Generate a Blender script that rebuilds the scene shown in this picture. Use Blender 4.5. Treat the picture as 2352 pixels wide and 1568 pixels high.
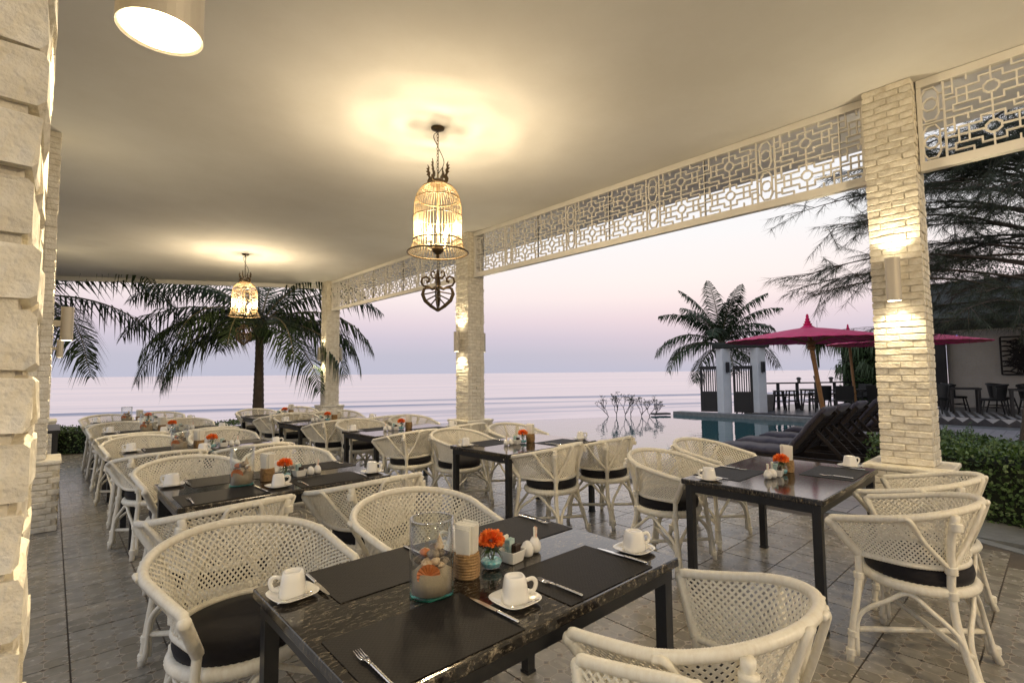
import bpy, math, random
from mathutils import Vector, Matrix
random.seed(7)
pi = math.pi
for o in list(bpy.data.objects):
    bpy.data.objects.remove(o, do_unlink=True)
SC = bpy.context.scene
COL = SC.collection

# ------------------------------------------------------------------ camera
CAM_H = 1.48
yaw, pitch, roll = math.radians(42.4), math.radians(3.56), math.radians(0.55)
fw = Vector((math.sin(yaw)*math.cos(pitch), math.cos(yaw)*math.cos(pitch), math.sin(pitch)))
r0 = Vector((math.cos(yaw), -math.sin(yaw), 0))
u0 = r0.cross(fw)
rt = r0*math.cos(roll) - u0*math.sin(roll)
up = u0*math.cos(roll) + r0*math.sin(roll)
cd = bpy.data.cameras.new('camera')
cam = bpy.data.objects.new('camera', cd)
COL.objects.link(cam)
cam.matrix_world = Matrix(((rt.x, up.x, -fw.x, 0), (rt.y, up.y, -fw.y, 0), (rt.z, up.z, -fw.z, CAM_H), (0, 0, 0, 1)))
cd.sensor_width = 36.0
cd.lens = 36.0*1156/2352
cd.clip_start = 0.05
cd.clip_end = 20000
SC.camera = cam

# ------------------------------------------------------------------ sky and sun: hazy pink dawn
W = bpy.data.worlds.new('World')
SC.world = W
W.use_nodes = True
nt = W.node_tree
nt.nodes.clear()
out = nt.nodes.new('ShaderNodeOutputWorld')
bg = nt.nodes.new('ShaderNodeBackground')
sky = nt.nodes.new('ShaderNodeTexSky')
sky.sky_type = 'NISHITA'
sky.sun_disc = False
SUN_AZ = math.radians(62)      # clockwise from +Y, over the sea
sky.sun_elevation = math.radians(2.0)
sky.sun_rotation = SUN_AZ
sky.dust_density = 3.0
tc = nt.nodes.new('ShaderNodeTexCoord')
sp = nt.nodes.new('ShaderNodeSeparateXYZ')
ramp = nt.nodes.new('ShaderNodeValToRGB')
nt.links.new(tc.outputs['Generated'], sp.inputs[0])
nt.links.new(sp.outputs['Z'], ramp.inputs[0])
cr = ramp.color_ramp
stops = [(0.0, (.545, .54, .655)), (.035, (.568, .55, .652)), (.065, (.665, .60, .70)), (.10, (.82, .695, .755)), (.143, (.975, .845, .84)),
         (.175, (1.0, .90, .88)), (.25, (.965, .95, .955)), (.36, (.95, .95, .97)), (.6, (.80, .85, .95)), (1.0, (.62, .70, .88))]
cr.elements[0].position, cr.elements[0].color = stops[0][0], (*stops[0][1], 1)
cr.elements[1].position, cr.elements[1].color = stops[-1][0], (*stops[-1][1], 1)
for p, c in stops[1:-1]:
    e = cr.elements.new(p)
    e.color = (*c, 1)
mixw = nt.nodes.new('ShaderNodeMixRGB')
mixw.inputs[0].default_value = .003
nt.links.new(ramp.outputs[0], mixw.inputs[1])
nt.links.new(sky.outputs[0], mixw.inputs[2])
nt.links.new(mixw.outputs[0], bg.inputs[0])
bg.inputs[1].default_value = 1.0
nt.links.new(bg.outputs[0], out.inputs[0])
sd = bpy.data.lights.new('sun', 'SUN')
sd.energy = .08
sd.angle = math.radians(40)
sd.color = (1, .8, .72)
sun = bpy.data.objects.new('sun', sd)
COL.objects.link(sun)
sdir = Vector((math.sin(SUN_AZ)*math.cos(.14), math.cos(SUN_AZ)*math.cos(.14), math.sin(.14)))
sun.rotation_euler = sdir.to_track_quat('Z', 'Y').to_euler()
vs = SC.view_settings
vs.view_transform = 'Standard'
vs.look = 'None'
vs.gamma = 1
vs.exposure = 0.0
cy = SC.cycles
SC.render.engine = 'CYCLES'
cy.use_denoising = True
cy.max_bounces = 9
cy.diffuse_bounces = 5
cy.glossy_bounces = 4
cy.transparent_max_bounces = 24
cy.transmission_bounces = 6
cy.sample_clamp_indirect = 6
cy.blur_glossy = 0.5
cy.caustics_reflective = False
cy.caustics_refractive = False

# ------------------------------------------------------------------ materials
MATS = {}
def mat(name, col=(.5, .5, .5), rough=.5, metal=0.0, spec=.5, coat=0.0, noise=None, bump=None, emit=None, estr=0.0, sheen=0, jitter=0.0):
    m = bpy.data.materials.new(name)
    m.use_nodes = True
    n = m.node_tree
    b = n.nodes['Principled BSDF']
    b.inputs['Base Color'].default_value = (*col, 1)
    b.inputs['Roughness'].default_value = rough
    b.inputs['Metallic'].default_value = metal
    b.inputs['Specular IOR Level'].default_value = spec
    b.inputs['Coat Weight'].default_value = coat
    if sheen:
        b.inputs['Sheen Weight'].default_value = sheen
    if emit:
        b.inputs['Emission Color'].default_value = (*emit, 1)
        b.inputs['Emission Strength'].default_value = estr
    if noise or bump or jitter:
        t = n.nodes.new('ShaderNodeTexCoord')
    src = None
    if noise:                       # (scale, second colour, amount[, stretch])
        mp = n.nodes.new('ShaderNodeMapping')
        if len(noise) > 3:
            mp.inputs['Scale'].default_value = noise[3]
        nz = n.nodes.new('ShaderNodeTexNoise')
        nz.inputs['Scale'].default_value = noise[0]
        nz.inputs['Detail'].default_value = 6
        nz.inputs['Roughness'].default_value = .65
        n.links.new(t.outputs['Object'], mp.inputs[0])
        n.links.new(mp.outputs[0], nz.inputs[0])
        rp = n.nodes.new('ShaderNodeMapRange')
        rp.inputs[1].default_value, rp.inputs[2].default_value = .38, .66
        rp.inputs[4].default_value = noise[2]
        n.links.new(nz.outputs[0], rp.inputs[0])
        mx = n.nodes.new('ShaderNodeMixRGB')
        mx.inputs[1].default_value = (*col, 1)
        mx.inputs[2].default_value = (*noise[1], 1)
        n.links.new(rp.outputs[0], mx.inputs[0])
        src = mx.outputs[0]
    if jitter:
        oi = n.nodes.new('ShaderNodeObjectInfo')
        hs = n.nodes.new('ShaderNodeHueSaturation')
        mr = n.nodes.new('ShaderNodeMapRange')
        mr.inputs[3].default_value, mr.inputs[4].default_value = 1-jitter, 1+jitter
        n.links.new(oi.outputs['Random'], mr.inputs[0])
        n.links.new(mr.outputs[0], hs.inputs['Value'])
        if src:
            n.links.new(src, hs.inputs['Color'])
        else:
            hs.inputs['Color'].default_value = (*col, 1)
        src = hs.outputs[0]
    if src:
        n.links.new(src, b.inputs['Base Color'])
    if bump:                        # (scale, strength, distance)
        nz = n.nodes.new('ShaderNodeTexNoise')
        nz.inputs['Scale'].default_value = bump[0]
        nz.inputs['Detail'].default_value = 5
        n.links.new(t.outputs['Object'], nz.inputs[0])
        bp = n.nodes.new('ShaderNodeBump')
        bp.inputs['Strength'].default_value = bump[1]
        bp.inputs['Distance'].default_value = bump[2]
        n.links.new(nz.outputs[0], bp.inputs['Height'])
        n.links.new(bp.outputs[0], b.inputs['Normal'])
    MATS[name] = m
    return m
M = MATS
mat('ceiling_paint', (.79, .775, .74), .9, spec=.2, noise=(.9, (.70, .68, .63), .6), bump=(60, .05, .002))
mat('brick_paint', (.78, .74, .64), .75, spec=.3, noise=(14, (.58, .52, .40), .85), bump=(60, .9, .008), jitter=.09)
mat('mortar_paint', (.66, .61, .50), .85, spec=.2, noise=(14, (.45, .40, .31), .8), bump=(40, 1.0, .012))
mat('fret_paint', (.78, .75, .68), .6, noise=(4, (.72, .68, .60), .7))
mat('rattan_paint', (.80, .765, .66), .42, spec=.45, noise=(60, (.64, .57, .44), .55, (1, 1, .4)), bump=(220, .12, .001), jitter=.04)
mat('rattan_cane', (.80, .765, .66), .5, spec=.45, noise=(70, (.60, .53, .40), .6), jitter=.04)
mat('cushion', (.011, .010, .012), .85, spec=.25, sheen=.05, noise=(30, (.018, .016, .018), .6), bump=(300, .4, .001))
mat('black_metal', (.012, .013, .015), .35, spec=.5, noise=(25, (.02, .02, .022), .6))
mat('bronze', (.075, .05, .025), .45, metal=.6, noise=(40, (.13, .085, .035), .7))
mat('brass_wire', (.30, .22, .12), .45, metal=.55)
mat('cup_white', (.80, .78, .73), .12, spec=.5, coat=.3)
mat('steel', (.72, .70, .66), .16, metal=1.0)
mat('aluminium', (.52, .48, .41), .55, metal=.25, spec=.35)
mat('bulb', (1, .9, .7), .3, emit=(1, .78, .42), estr=60)
mat('lens_glow', (1, .95, .85), .3, emit=(1, .84, .56), estr=22)
mat('sand', (.36, .29, .20), .95, noise=(90, (.30, .25, .18), .8), bump=(200, .5, .002))
mat('shell_cream', (.74, .60, .42), .4, noise=(70, (.40, .22, .10), .9))
mat('shell_orange', (.62, .20, .05), .4, noise=(50, (.45, .10, .02), .7))
mat('shell_dark', (.11, .085, .06), .7, noise=(80, (.42, .33, .24), .8))
mat('paper', (.80, .77, .68), .8)
mat('paper_print', (.70, .30, .18), .7, noise=(60, (.85, .8, .7), 1.0))
mat('sugar_blue', (.30, .48, .47), .6, noise=(50, (.6, .66, .62), .8))
mat('coffee_brown', (.03, .016, .010), .5)
mat('wicker', (.33, .20, .08), .6, noise=(70, (.16, .09, .03), .9), bump=(160, .5, .003))
mat('flower_orange', (.95, .30, .05), .6, noise=(45, (.88, .13, .025), .9))
mat('flower_red', (.62, .02, .02), .55)
mat('leaf_green', (.035, .075, .02), .5, noise=(30, (.06, .11, .03), .8))
mat('beads', (.10, .42, .50), .15, noise=(60, (.5, .7, .72), .9))
mat('palm_leaf', (.014, .030, .012), .6, spec=.25, noise=(3, (.034, .052, .018), .8), jitter=.25)
mat('palm_stem', (.10, .085, .045), .7)
mat('trunk', (.085, .065, .05), .9, noise=(6, (.05, .04, .03), .9), bump=(20, .8, .02))
mat('needle', (.020, .030, .014), .7, noise=(2, (.035, .048, .020), .8))
mat('hedge_leaf', (.040, .085, .022), .45, noise=(6, (.075, .13, .038), .9))
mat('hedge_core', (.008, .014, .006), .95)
mat('bare_branch', (.045, .04, .04), .8)
mat('coconut', (.05, .075, .02), .6)
mat('dark_wood', (.012, .009, .008), .6, spec=.3, noise=(8, (.024, .016, .012), .8, (1, 8, 1)), jitter=.2)
mat('mattress', (.030, .027, .048), .75, sheen=.12, noise=(14, (.06, .055, .075), .7), bump=(9, .5, .02))
mat('umbrella_cloth', (.60, .008, .13), .7, noise=(5, (.48, .006, .09), .8))
mat('bamboo', (.36, .19, .07), .5, noise=(6, (.22, .11, .04), .8))
mat('pillar_white', (.62, .64, .68), .7, noise=(3, (.52, .54, .58), .6))
mat('gate_black', (.012, .012, .016), .5)
mat('black_wicker', (.010, .011, .012), .5, bump=(120, .6, .004))
mat('deck_dark', (.05, .05, .06), .35, noise=(7, (.09, .09, .10), .7))
mat('coping', (.20, .21, .22), .5, noise=(10, (.12, .13, .14), .8))
mat('paver', (.30, .29, .31), .7, noise=(5, (.22, .21, .23), .8), jitter=.12)
mat('ground_soil', (.07, .055, .04), .95, noise=(1.5, (.05, .06, .03), .8))
mat('wall_white', (.55, .53, .50), .8, noise=(3, (.48, .46, .42), .7))
mat('roof_dark', (.02, .024, .022), .9, noise=(5, (.035, .04, .035), .8))
mat('rust_panel', (.012, .009, .008), .7)
mat('concrete', (.22, .21, .20), .9, noise=(6, (.15, .145, .14), .8))
mat('stripe_white', (.5, .5, .52), .6)
mat('soffit', (.80, .79, .80), .85)
mat('fern', (.05, .09, .03), .6, noise=(5, (.08, .13, .05), .8))
mat('blue_glow', (.1, .1, 1), .4, emit=(.2, .25, 1), estr=3)
mat('pool_wall', (.02, .09, .10), .4)

def tree_mat(name):
    m = bpy.data.materials.new(name)
    m.use_nodes = True
    MATS[name] = m
    return m, m.node_tree, m.node_tree.nodes['Principled BSDF']

# glass: thin clear shell
m = bpy.data.materials.new('glass'); m.use_nodes = True; MATS['glass'] = m
n = m.node_tree; n.nodes.clear()
o_ = n.nodes.new('ShaderNodeOutputMaterial'); mx = n.nodes.new('ShaderNodeMixShader')
tr = n.nodes.new('ShaderNodeBsdfTransparent'); tr.inputs[0].default_value = (.98, .99, .985, 1)
gl = n.nodes.new('ShaderNodeBsdfGlossy'); gl.inputs['Roughness'].default_value = .03
lw = n.nodes.new('ShaderNodeLayerWeight'); lw.inputs[0].default_value = .5
pw_ = n.nodes.new('ShaderNodeMath'); pw_.operation = 'POWER'; pw_.inputs[1].default_value = 3.0
ad_ = n.nodes.new('ShaderNodeMath'); ad_.operation = 'MULTIPLY_ADD'; ad_.inputs[1].default_value = .85; ad_.inputs[2].default_value = .045
n.links.new(lw.outputs['Facing'], pw_.inputs[0]); n.links.new(pw_.outputs[0], ad_.inputs[0])
n.links.new(ad_.outputs[0], mx.inputs[0]); n.links.new(tr.outputs[0], mx.inputs[1]); n.links.new(gl.outputs[0], mx.inputs[2])
n.links.new(mx.outputs[0], o_.inputs[0])
m = m.copy(); m.name = 'glass_green'; MATS['glass_green'] = m
m.node_tree.nodes['Transparent BSDF'].inputs[0].default_value = (.25, .75, .68, 1)

# streaked dark granite
m, n, b = tree_mat('granite')
t = n.nodes.new('ShaderNodeTexCoord')
mp = n.nodes.new('ShaderNodeMapping'); mp.inputs['Scale'].default_value = (1, 3.6, 1.0); mp.inputs['Rotation'].default_value = (0, 0, .2)
n.links.new(t.outputs['Object'], mp.inputs[0])
nz = n.nodes.new('ShaderNodeTexNoise'); nz.inputs['Scale'].default_value = 34; nz.inputs['Detail'].default_value = 9; nz.inputs['Roughness'].default_value = .78; nz.inputs['Distortion'].default_value = .25
n.links.new(mp.outputs[0], nz.inputs[0])
rp = n.nodes.new('ShaderNodeValToRGB')
rp.color_ramp.elements[0].position = .44; rp.color_ramp.elements[0].color = (.010, .009, .009, 1)
rp.color_ramp.elements[1].position = .66; rp.color_ramp.elements[1].color = (.34, .29, .21, 1)
e = rp.color_ramp.elements.new(.545); e.color = (.030, .025, .020, 1)
n.links.new(nz.outputs[0], rp.inputs[0]); n.links.new(rp.outputs[0], b.inputs['Base Color'])
b.inputs['Roughness'].default_value = .10; b.inputs['Specular IOR Level'].default_value = .6

# woven vinyl placemat
m, n, b = tree_mat('placemat')
t = n.nodes.new('ShaderNodeTexCoord')
ck = n.nodes.new('ShaderNodeTexChecker'); ck.inputs['Scale'].default_value = 125
n.links.new(t.outputs['Object'], ck.inputs[0])
b.inputs['Base Color'].default_value = (.013, .012, .012, 1); b.inputs['Roughness'].default_value = .6
ck.inputs[1].default_value = (.012, .010, .0095, 1); ck.inputs[2].default_value = (.006, .0055, .0055, 1)
b.inputs['Specular IOR Level'].default_value = .22
n.links.new(ck.outputs[0], b.inputs['Base Color'])
bp = n.nodes.new('ShaderNodeBump'); bp.inputs['Strength'].default_value = 1.0; bp.inputs['Distance'].default_value = .0015
n.links.new(ck.outputs[1], bp.inputs['Height']); n.links.new(bp.outputs[0], b.inputs['Normal'])

# printed octagon floor tile: 4 octagons to a 0.4 m tile, in tile-grid coordinates
def math_node(n, op, a, bv=None, c=None):
    k = n.nodes.new('ShaderNodeMath'); k.operation = op
    for i, v in enumerate((a, bv, c)):
        if v is None: continue
        if isinstance(v, (int, float)): k.inputs[i].default_value = v
        else: n.links.new(v, k.inputs[i])
    return k.outputs[0]
m, n, b = tree_mat('floor_tile')
t = n.nodes.new('ShaderNodeTexCoord')
g = n.nodes.new('ShaderNodeNewGeometry')
s = n.nodes.new('ShaderNodeSeparateXYZ'); n.links.new(g.outputs['Position'], s.inputs[0])
def cell(o_, off):
    f = math_node(n, 'FRACT', math_node(n, 'MULTIPLY', math_node(n, 'SUBTRACT', o_, off), 10.0))
    return math_node(n, 'ABSOLUTE', math_node(n, 'SUBTRACT', f, .5))
fx = cell(s.outputs['X'], .12); fy = cell(s.outputs['Y'], .165)     # 0 in the octagon's middle, .5 at its edge
mxx = math_node(n, 'MAXIMUM', fx, fy); sm = math_node(n, 'ADD', fx, fy)
dia = math_node(n, 'SUBTRACT', sm, .76)                             # >0 inside the small square
edge1 = math_node(n, 'LESS_THAN', math_node(n, 'ABSOLUTE', dia), .022)
edge2 = math_node(n, 'MULTIPLY', math_node(n, 'GREATER_THAN', mxx, .484), math_node(n, 'LESS_THAN', dia, 0.0))
line = math_node(n, 'MAXIMUM', edge1, edge2)
sq = math_node(n, 'GREATER_THAN', dia, .028)
sqc = math_node(n, 'GREATER_THAN', dia, .12)
vor = n.nodes.new('ShaderNodeTexWhiteNoise'); vor.noise_dimensions = '2D'
flx = math_node(n, 'FLOOR', math_node(n, 'MULTIPLY', math_node(n, 'SUBTRACT', s.outputs['X'], .12), 10.0))
fly = math_node(n, 'FLOOR', math_node(n, 'MULTIPLY', math_node(n, 'SUBTRACT', s.outputs['Y'], .165), 10.0))
cb = n.nodes.new('ShaderNodeCombineXYZ'); n.links.new(flx, cb.inputs[0]); n.links.new(fly, cb.inputs[1]); n.links.new(cb.outputs[0], vor.inputs['Vector'])
rpc = n.nodes.new('ShaderNodeValToRGB'); n.links.new(vor.outputs[0], rpc.inputs[0])
rpc.color_ramp.elements[0].color = (.215, .20, .17, 1); rpc.color_ramp.elements[1].color = (.33, .315, .285, 1)
e = rpc.color_ramp.elements.new(.5); e.color = (.265, .25, .22, 1)
nz = n.nodes.new('ShaderNodeTexNoise'); nz.inputs['Scale'].default_value = 14; nz.inputs['Detail'].default_value = 7
n.links.new(g.outputs['Position'], nz.inputs[0])
m1 = n.nodes.new('ShaderNodeMixRGB'); m1.blend_type = 'MULTIPLY'; m1.inputs[0].default_value = .75
rn = n.nodes.new('ShaderNodeValToRGB'); rn.color_ramp.elements[0].position = .3; rn.color_ramp.elements[0].color = (.62, .6, .58, 1); rn.color_ramp.elements[1].position = .7; rn.color_ramp.elements[1].color = (1.1, 1.1, 1.1, 1)
n.links.new(nz.outputs[0], rn.inputs[0]); n.links.new(rpc.outputs[0], m1.inputs[1]); n.links.new(rn.outputs[0], m1.inputs[2])
sqr = n.nodes.new('ShaderNodeValToRGB'); n.links.new(vor.outputs[0], sqr.inputs[0])
sqr.color_ramp.elements[0].color = (.42, .40, .36, 1); sqr.color_ramp.elements[1].color = (.16, .15, .15, 1)
e = sqr.color_ramp.elements.new(.5); e.color = (.25, .195, .135, 1)
m2 = n.nodes.new('ShaderNodeMixRGB'); n.links.new(sq, m2.inputs[0]); n.links.new(m1.outputs[0], m2.inputs[1]); n.links.new(sqr.outputs[0], m2.inputs[2])
m2b = n.nodes.new('ShaderNodeMixRGB'); n.links.new(math_node(n, 'MULTIPLY', sqc, .6), m2b.inputs[0]); n.links.new(m2.outputs[0], m2b.inputs[1]); m2b.inputs[2].default_value = (.06, .055, .05, 1)
m3 = n.nodes.new('ShaderNodeMixRGB'); n.links.new(math_node(n, 'MULTIPLY', line, .8), m3.inputs[0]); n.links.new(m2b.outputs[0], m3.inputs[1]); m3.inputs[2].default_value = (.46, .42, .35, 1)
n.links.new(m3.outputs[0], b.inputs['Base Color'])
rr = n.nodes.new('ShaderNodeMapRange'); rr.inputs[3].default_value = .14; rr.inputs[4].default_value = .36
n.links.new(nz.outputs[0], rr.inputs[0]); n.links.new(rr.outputs[0], b.inputs['Roughness'])
bp = n.nodes.new('ShaderNodeBump'); bp.inputs['Strength'].default_value = .35; bp.inputs['Distance'].default_value = .002
n.links.new(math_node(n, 'ADD', line, math_node(n, 'MULTIPLY', nz.outputs[0], .8)), bp.inputs['Height']); n.links.new(bp.outputs[0], b.inputs['Normal'])
b.inputs['Specular IOR Level'].default_value = .75
mat('grout', (.06, .05, .04), .9, noise=(20, (.10, .08, .06), .7))

# sea: smooth long swell, sky's pink reflection put into the base colour, blue water bands near the shore (shore runs along (2,-1))
m, n, b = tree_mat('sea_water')
g = n.nodes.new('ShaderNodeNewGeometry')
s = n.nodes.new('ShaderNodeSeparateXYZ'); n.links.new(g.outputs['Position'], s.inputs[0])
along = math_node(n, 'ADD', math_node(n, 'MULTIPLY', s.outputs['X'], .894), math_node(n, 'MULTIPLY', s.outputs['Y'], -.447))
offs = math_node(n, 'ADD', math_node(n, 'MULTIPLY', s.outputs['X'], .447), math_node(n, 'MULTIPLY', s.outputs['Y'], .894))
cb = n.nodes.new('ShaderNodeCombineXYZ'); n.links.new(math_node(n, 'MULTIPLY', along, .035), cb.inputs[0]); n.links.new(math_node(n, 'MULTIPLY', offs, .16), cb.inputs[1])
nz = n.nodes.new('ShaderNodeTexNoise'); nz.inputs['Scale'].default_value = 1.0; nz.inputs['Detail'].default_value = 4
n.links.new(cb.outputs[0], nz.inputs[0])
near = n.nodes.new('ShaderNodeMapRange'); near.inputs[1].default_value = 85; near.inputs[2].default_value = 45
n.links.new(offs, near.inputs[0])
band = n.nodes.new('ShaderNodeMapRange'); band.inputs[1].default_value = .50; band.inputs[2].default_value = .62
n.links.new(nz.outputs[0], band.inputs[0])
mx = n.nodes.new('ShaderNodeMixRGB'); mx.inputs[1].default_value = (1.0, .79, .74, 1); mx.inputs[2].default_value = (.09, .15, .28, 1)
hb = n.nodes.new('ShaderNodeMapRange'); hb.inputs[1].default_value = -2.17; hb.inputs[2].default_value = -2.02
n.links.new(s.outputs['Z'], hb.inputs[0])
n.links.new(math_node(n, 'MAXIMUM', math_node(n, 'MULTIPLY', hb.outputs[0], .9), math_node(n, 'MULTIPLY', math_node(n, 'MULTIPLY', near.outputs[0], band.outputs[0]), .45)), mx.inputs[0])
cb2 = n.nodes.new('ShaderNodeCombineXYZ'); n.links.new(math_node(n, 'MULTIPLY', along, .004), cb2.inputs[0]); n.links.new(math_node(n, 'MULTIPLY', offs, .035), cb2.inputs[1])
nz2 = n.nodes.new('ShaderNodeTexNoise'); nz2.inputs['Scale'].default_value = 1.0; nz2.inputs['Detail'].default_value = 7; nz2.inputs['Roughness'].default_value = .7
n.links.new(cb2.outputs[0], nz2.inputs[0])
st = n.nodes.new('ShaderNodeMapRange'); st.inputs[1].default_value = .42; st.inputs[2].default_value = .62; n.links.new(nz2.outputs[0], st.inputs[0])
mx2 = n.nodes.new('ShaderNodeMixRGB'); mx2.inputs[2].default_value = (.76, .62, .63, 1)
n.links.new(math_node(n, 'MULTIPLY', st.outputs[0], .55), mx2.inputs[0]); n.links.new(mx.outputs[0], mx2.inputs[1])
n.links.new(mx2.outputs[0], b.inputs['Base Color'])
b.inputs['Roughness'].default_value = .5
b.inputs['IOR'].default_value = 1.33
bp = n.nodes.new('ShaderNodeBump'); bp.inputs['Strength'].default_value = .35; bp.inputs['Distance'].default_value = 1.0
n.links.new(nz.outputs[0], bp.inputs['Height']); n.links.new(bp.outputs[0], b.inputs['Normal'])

m, n, b = tree_mat('pool_water')
b.inputs['Base Color'].default_value = (.010, .085, .10, 1); b.inputs['Roughness'].default_value = .03; b.inputs['IOR'].default_value = 1.45
b.inputs['Specular IOR Level'].default_value = .8
t = n.nodes.new('ShaderNodeTexCoord'); nz = n.nodes.new('ShaderNodeTexNoise'); nz.inputs['Scale'].default_value = 2.2; nz.inputs['Detail'].default_value = 2
n.links.new(t.outputs['Object'], nz.inputs[0])
bp = n.nodes.new('ShaderNodeBump'); bp.inputs['Strength'].default_value = .06; bp.inputs['Distance'].default_value = .1
n.links.new(nz.outputs[0], bp.inputs['Height']); n.links.new(bp.outputs[0], b.inputs['Normal'])

m = MATS['glass'].copy(); m.name = 'glass_edge'; MATS['glass_edge'] = m
m.node_tree.nodes['Math.001'].inputs[1].default_value = .5; m.node_tree.nodes['Math.001'].inputs[2].default_value = .35

# ------------------------------------------------------------------ mesh helpers
def V(*a): return Vector(a)
def lerp(a, b, t): return a + (b-a)*t
class MB:
    def __init__(s): s.v = []; s.f = []
    def quad_box(s, c8):
        k = len(s.v); s.v += [tuple(p) for p in c8]
        s.f += [(k, k+3, k+2, k+1), (k+4, k+5, k+6, k+7), (k, k+1, k+5, k+4), (k+1, k+2, k+6, k+5), (k+2, k+3, k+7, k+6), (k+3, k, k+4, k+7)]
    def box(s, x0, x1, y0, y1, z0, z1):
        s.quad_box([(x0, y0, z0), (x1, y0, z0), (x1, y1, z0), (x0, y1, z0), (x0, y0, z1), (x1, y0, z1), (x1, y1, z1), (x0, y1, z1)])
        return s
    def beam(s, a, b, w, h, upv=(0, 0, 1)):
        a = Vector(a); b = Vector(b); d = (b-a).normalized(); upv = Vector(upv)
        if abs(d.dot(upv)) > .99: upv = Vector((1, 0, 0))
        sd_ = d.cross(upv).normalized()*w/2; uu = sd_.cross(d).normalized()*h/2
        s.quad_box([a-sd_-uu, a+sd_-uu, b+sd_-uu, b-sd_-uu, a-sd_+uu, a+sd_+uu, b+sd_+uu, b-sd_+uu])
        return s
    def tube(s, pts, r, n=8, cap=True, flat=None, closed=False):
        pts = [Vector(p) for p in pts]; N = len(pts); k0 = len(s.v)
        prev = None
        for i, p in enumerate(pts):
            if closed: d = pts[(i+1) % N]-pts[i-1]
            else: d = pts[min(i+1, N-1)]-pts[max(i-1, 0)]
            d = d.normalized() if d.length > 1e-9 else Vector((0, 0, 1))
            if prev is None:
                a = Vector((0, 0, 1)) if abs(d.z) < .95 else Vector((1, 0, 0))
                x = d.cross(a).normalized()
            else:
                x = (prev - d*prev.dot(d))
                x = x.normalized() if x.length > 1e-6 else d.orthogonal().normalized()
            prev = x; y = d.cross(x)
            rr = r[i] if isinstance(r, (list, tuple)) else r
            for j in range(n):
                a = 2*pi*j/n
                s.v.append(tuple(p + x*(rr*math.cos(a)) + y*(rr*math.sin(a)*(flat or 1))))
        M_ = N if closed else N-1
        for i in range(M_):
            for j in range(n):
                a = k0+i*n+j; b = k0+i*n+(j+1) % n; i2 = (i+1) % N
                c = k0+i2*n+(j+1) % n; d = k0+i2*n+j
                s.f.append((a, b, c, d))
        if cap and not closed:
            s.f.append(tuple(range(k0+n-1, k0-1, -1))); s.f.append(tuple(range(k0+(N-1)*n, k0+N*n)))
        return s
    def lathe(s, prof, n=24, c=(0, 0, 0), sq=None):
        k0 = len(s.v)
        for (r, z) in prof:
            for j in range(n):
                a = 2*pi*j/n; ca, sa = math.cos(a), math.sin(a)
                q = 1.0
                if sq: q = 1/((abs(ca)**sq+abs(sa)**sq)**(1/sq))
                s.v.append((c[0]+r*q*ca, c[1]+r*q*sa, c[2]+z))
        for i in range(len(prof)-1):
            for j in range(n):
                s.f.append((k0+i*n+j, k0+i*n+(j+1) % n, k0+(i+1)*n+(j+1) % n, k0+(i+1)*n+j))
        s.f.append(tuple(range(k0+n-1, k0-1, -1))); s.f.append(tuple(range(k0+(len(prof)-1)*n, k0+len(prof)*n)))
        return s
    def poly(s, pts, z0, z1):                      # vertical prism from an outline (ccw)
        k = len(s.v); n = len(pts)
        s.v += [(p[0], p[1], z0) for p in pts]+[(p[0], p[1], z1) for p in pts]
        s.f.append(tuple(range(k+n-1, k-1, -1))); s.f.append(tuple(range(k+n, k+2*n)))
        for i in range(n):
            j = (i+1) % n; s.f.append((k+i, k+j, k+n+j, k+n+i))
        return s
    def face(s, pts):
        k = len(s.v); s.v += [tuple(p) for p in pts]; s.f.append(tuple(range(k, k+len(pts)))); return s
    def ball(s, c, r, n=10, m_=7, sc=(1, 1, 1), jit=0):
        k0 = len(s.v)
        for i in range(m_+1):
            th = pi*i/m_
            for j in range(n):
                a = 2*pi*j/n; q = r*(1+random.uniform(-jit, jit))
                s.v.append((c[0]+q*math.sin(th)*math.cos(a)*sc[0], c[1]+q*math.sin(th)*math.sin(a)*sc[1], c[2]-q*math.cos(th)*sc[2]))
        for i in range(m_):
            for j in range(n):
                s.f.append((k0+i*n+j, k0+i*n+(j+1) % n, k0+(i+1)*n+(j+1) % n, k0+(i+1)*n+j))
        return s
    def mesh(s, name, material, smooth=False):
        me = bpy.data.meshes.new(name); me.from_pydata(s.v, [], s.f)
        me.materials.append(MATS[material])
        if smooth: me.polygons.foreach_set('use_smooth', [True]*len(me.polygons))
        me.update()
        return me
    def build(s, name, material, parent=None, smooth=False, loc=None, kind=None):
        return obj(name, s.mesh(name, material, smooth), parent, loc, kind=kind)
def obj(name, me, parent=None, loc=None, rotz=None, kind=None):
    o = bpy.data.objects.new(name, me); COL.objects.link(o)
    if parent: o.parent = parent
    if loc is not None: o.location = loc
    if rotz: o.rotation_euler = (0, 0, rotz)
    if kind: o['kind'] = kind
    return o
def empty(name, loc=(0, 0, 0), rotz=0, label=None, cat=None, group=None):
    o = bpy.data.objects.new(name, None); COL.objects.link(o); o.empty_display_size = .1
    o.location = loc; o.rotation_euler = (0, 0, rotz)
    if label: tag(o, label, cat, group)
    return o
def tag(o, label, cat, group=None):
    o['label'] = label; o['category'] = cat
    if group: o['group'] = group
    return o
def dup(root, loc, rotz=0, label=None, group=None):
    r = root.copy(); COL.objects.link(r); r.location = loc; r.rotation_euler = (0, 0, rotz)
    if label: r['label'] = label
    if group: r['group'] = group
    for ch in root.children:
        c = ch.copy(); COL.objects.link(c); c.parent = r
        for g2 in ch.children:
            d = g2.copy(); COL.objects.link(d); d.parent = c
    return r
def bevel(o, w=.003, seg=2):
    md = o.modifiers.new('bevel', 'BEVEL'); md.width = w; md.segments = seg; md.limit_method = 'ANGLE'; return o
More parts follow.
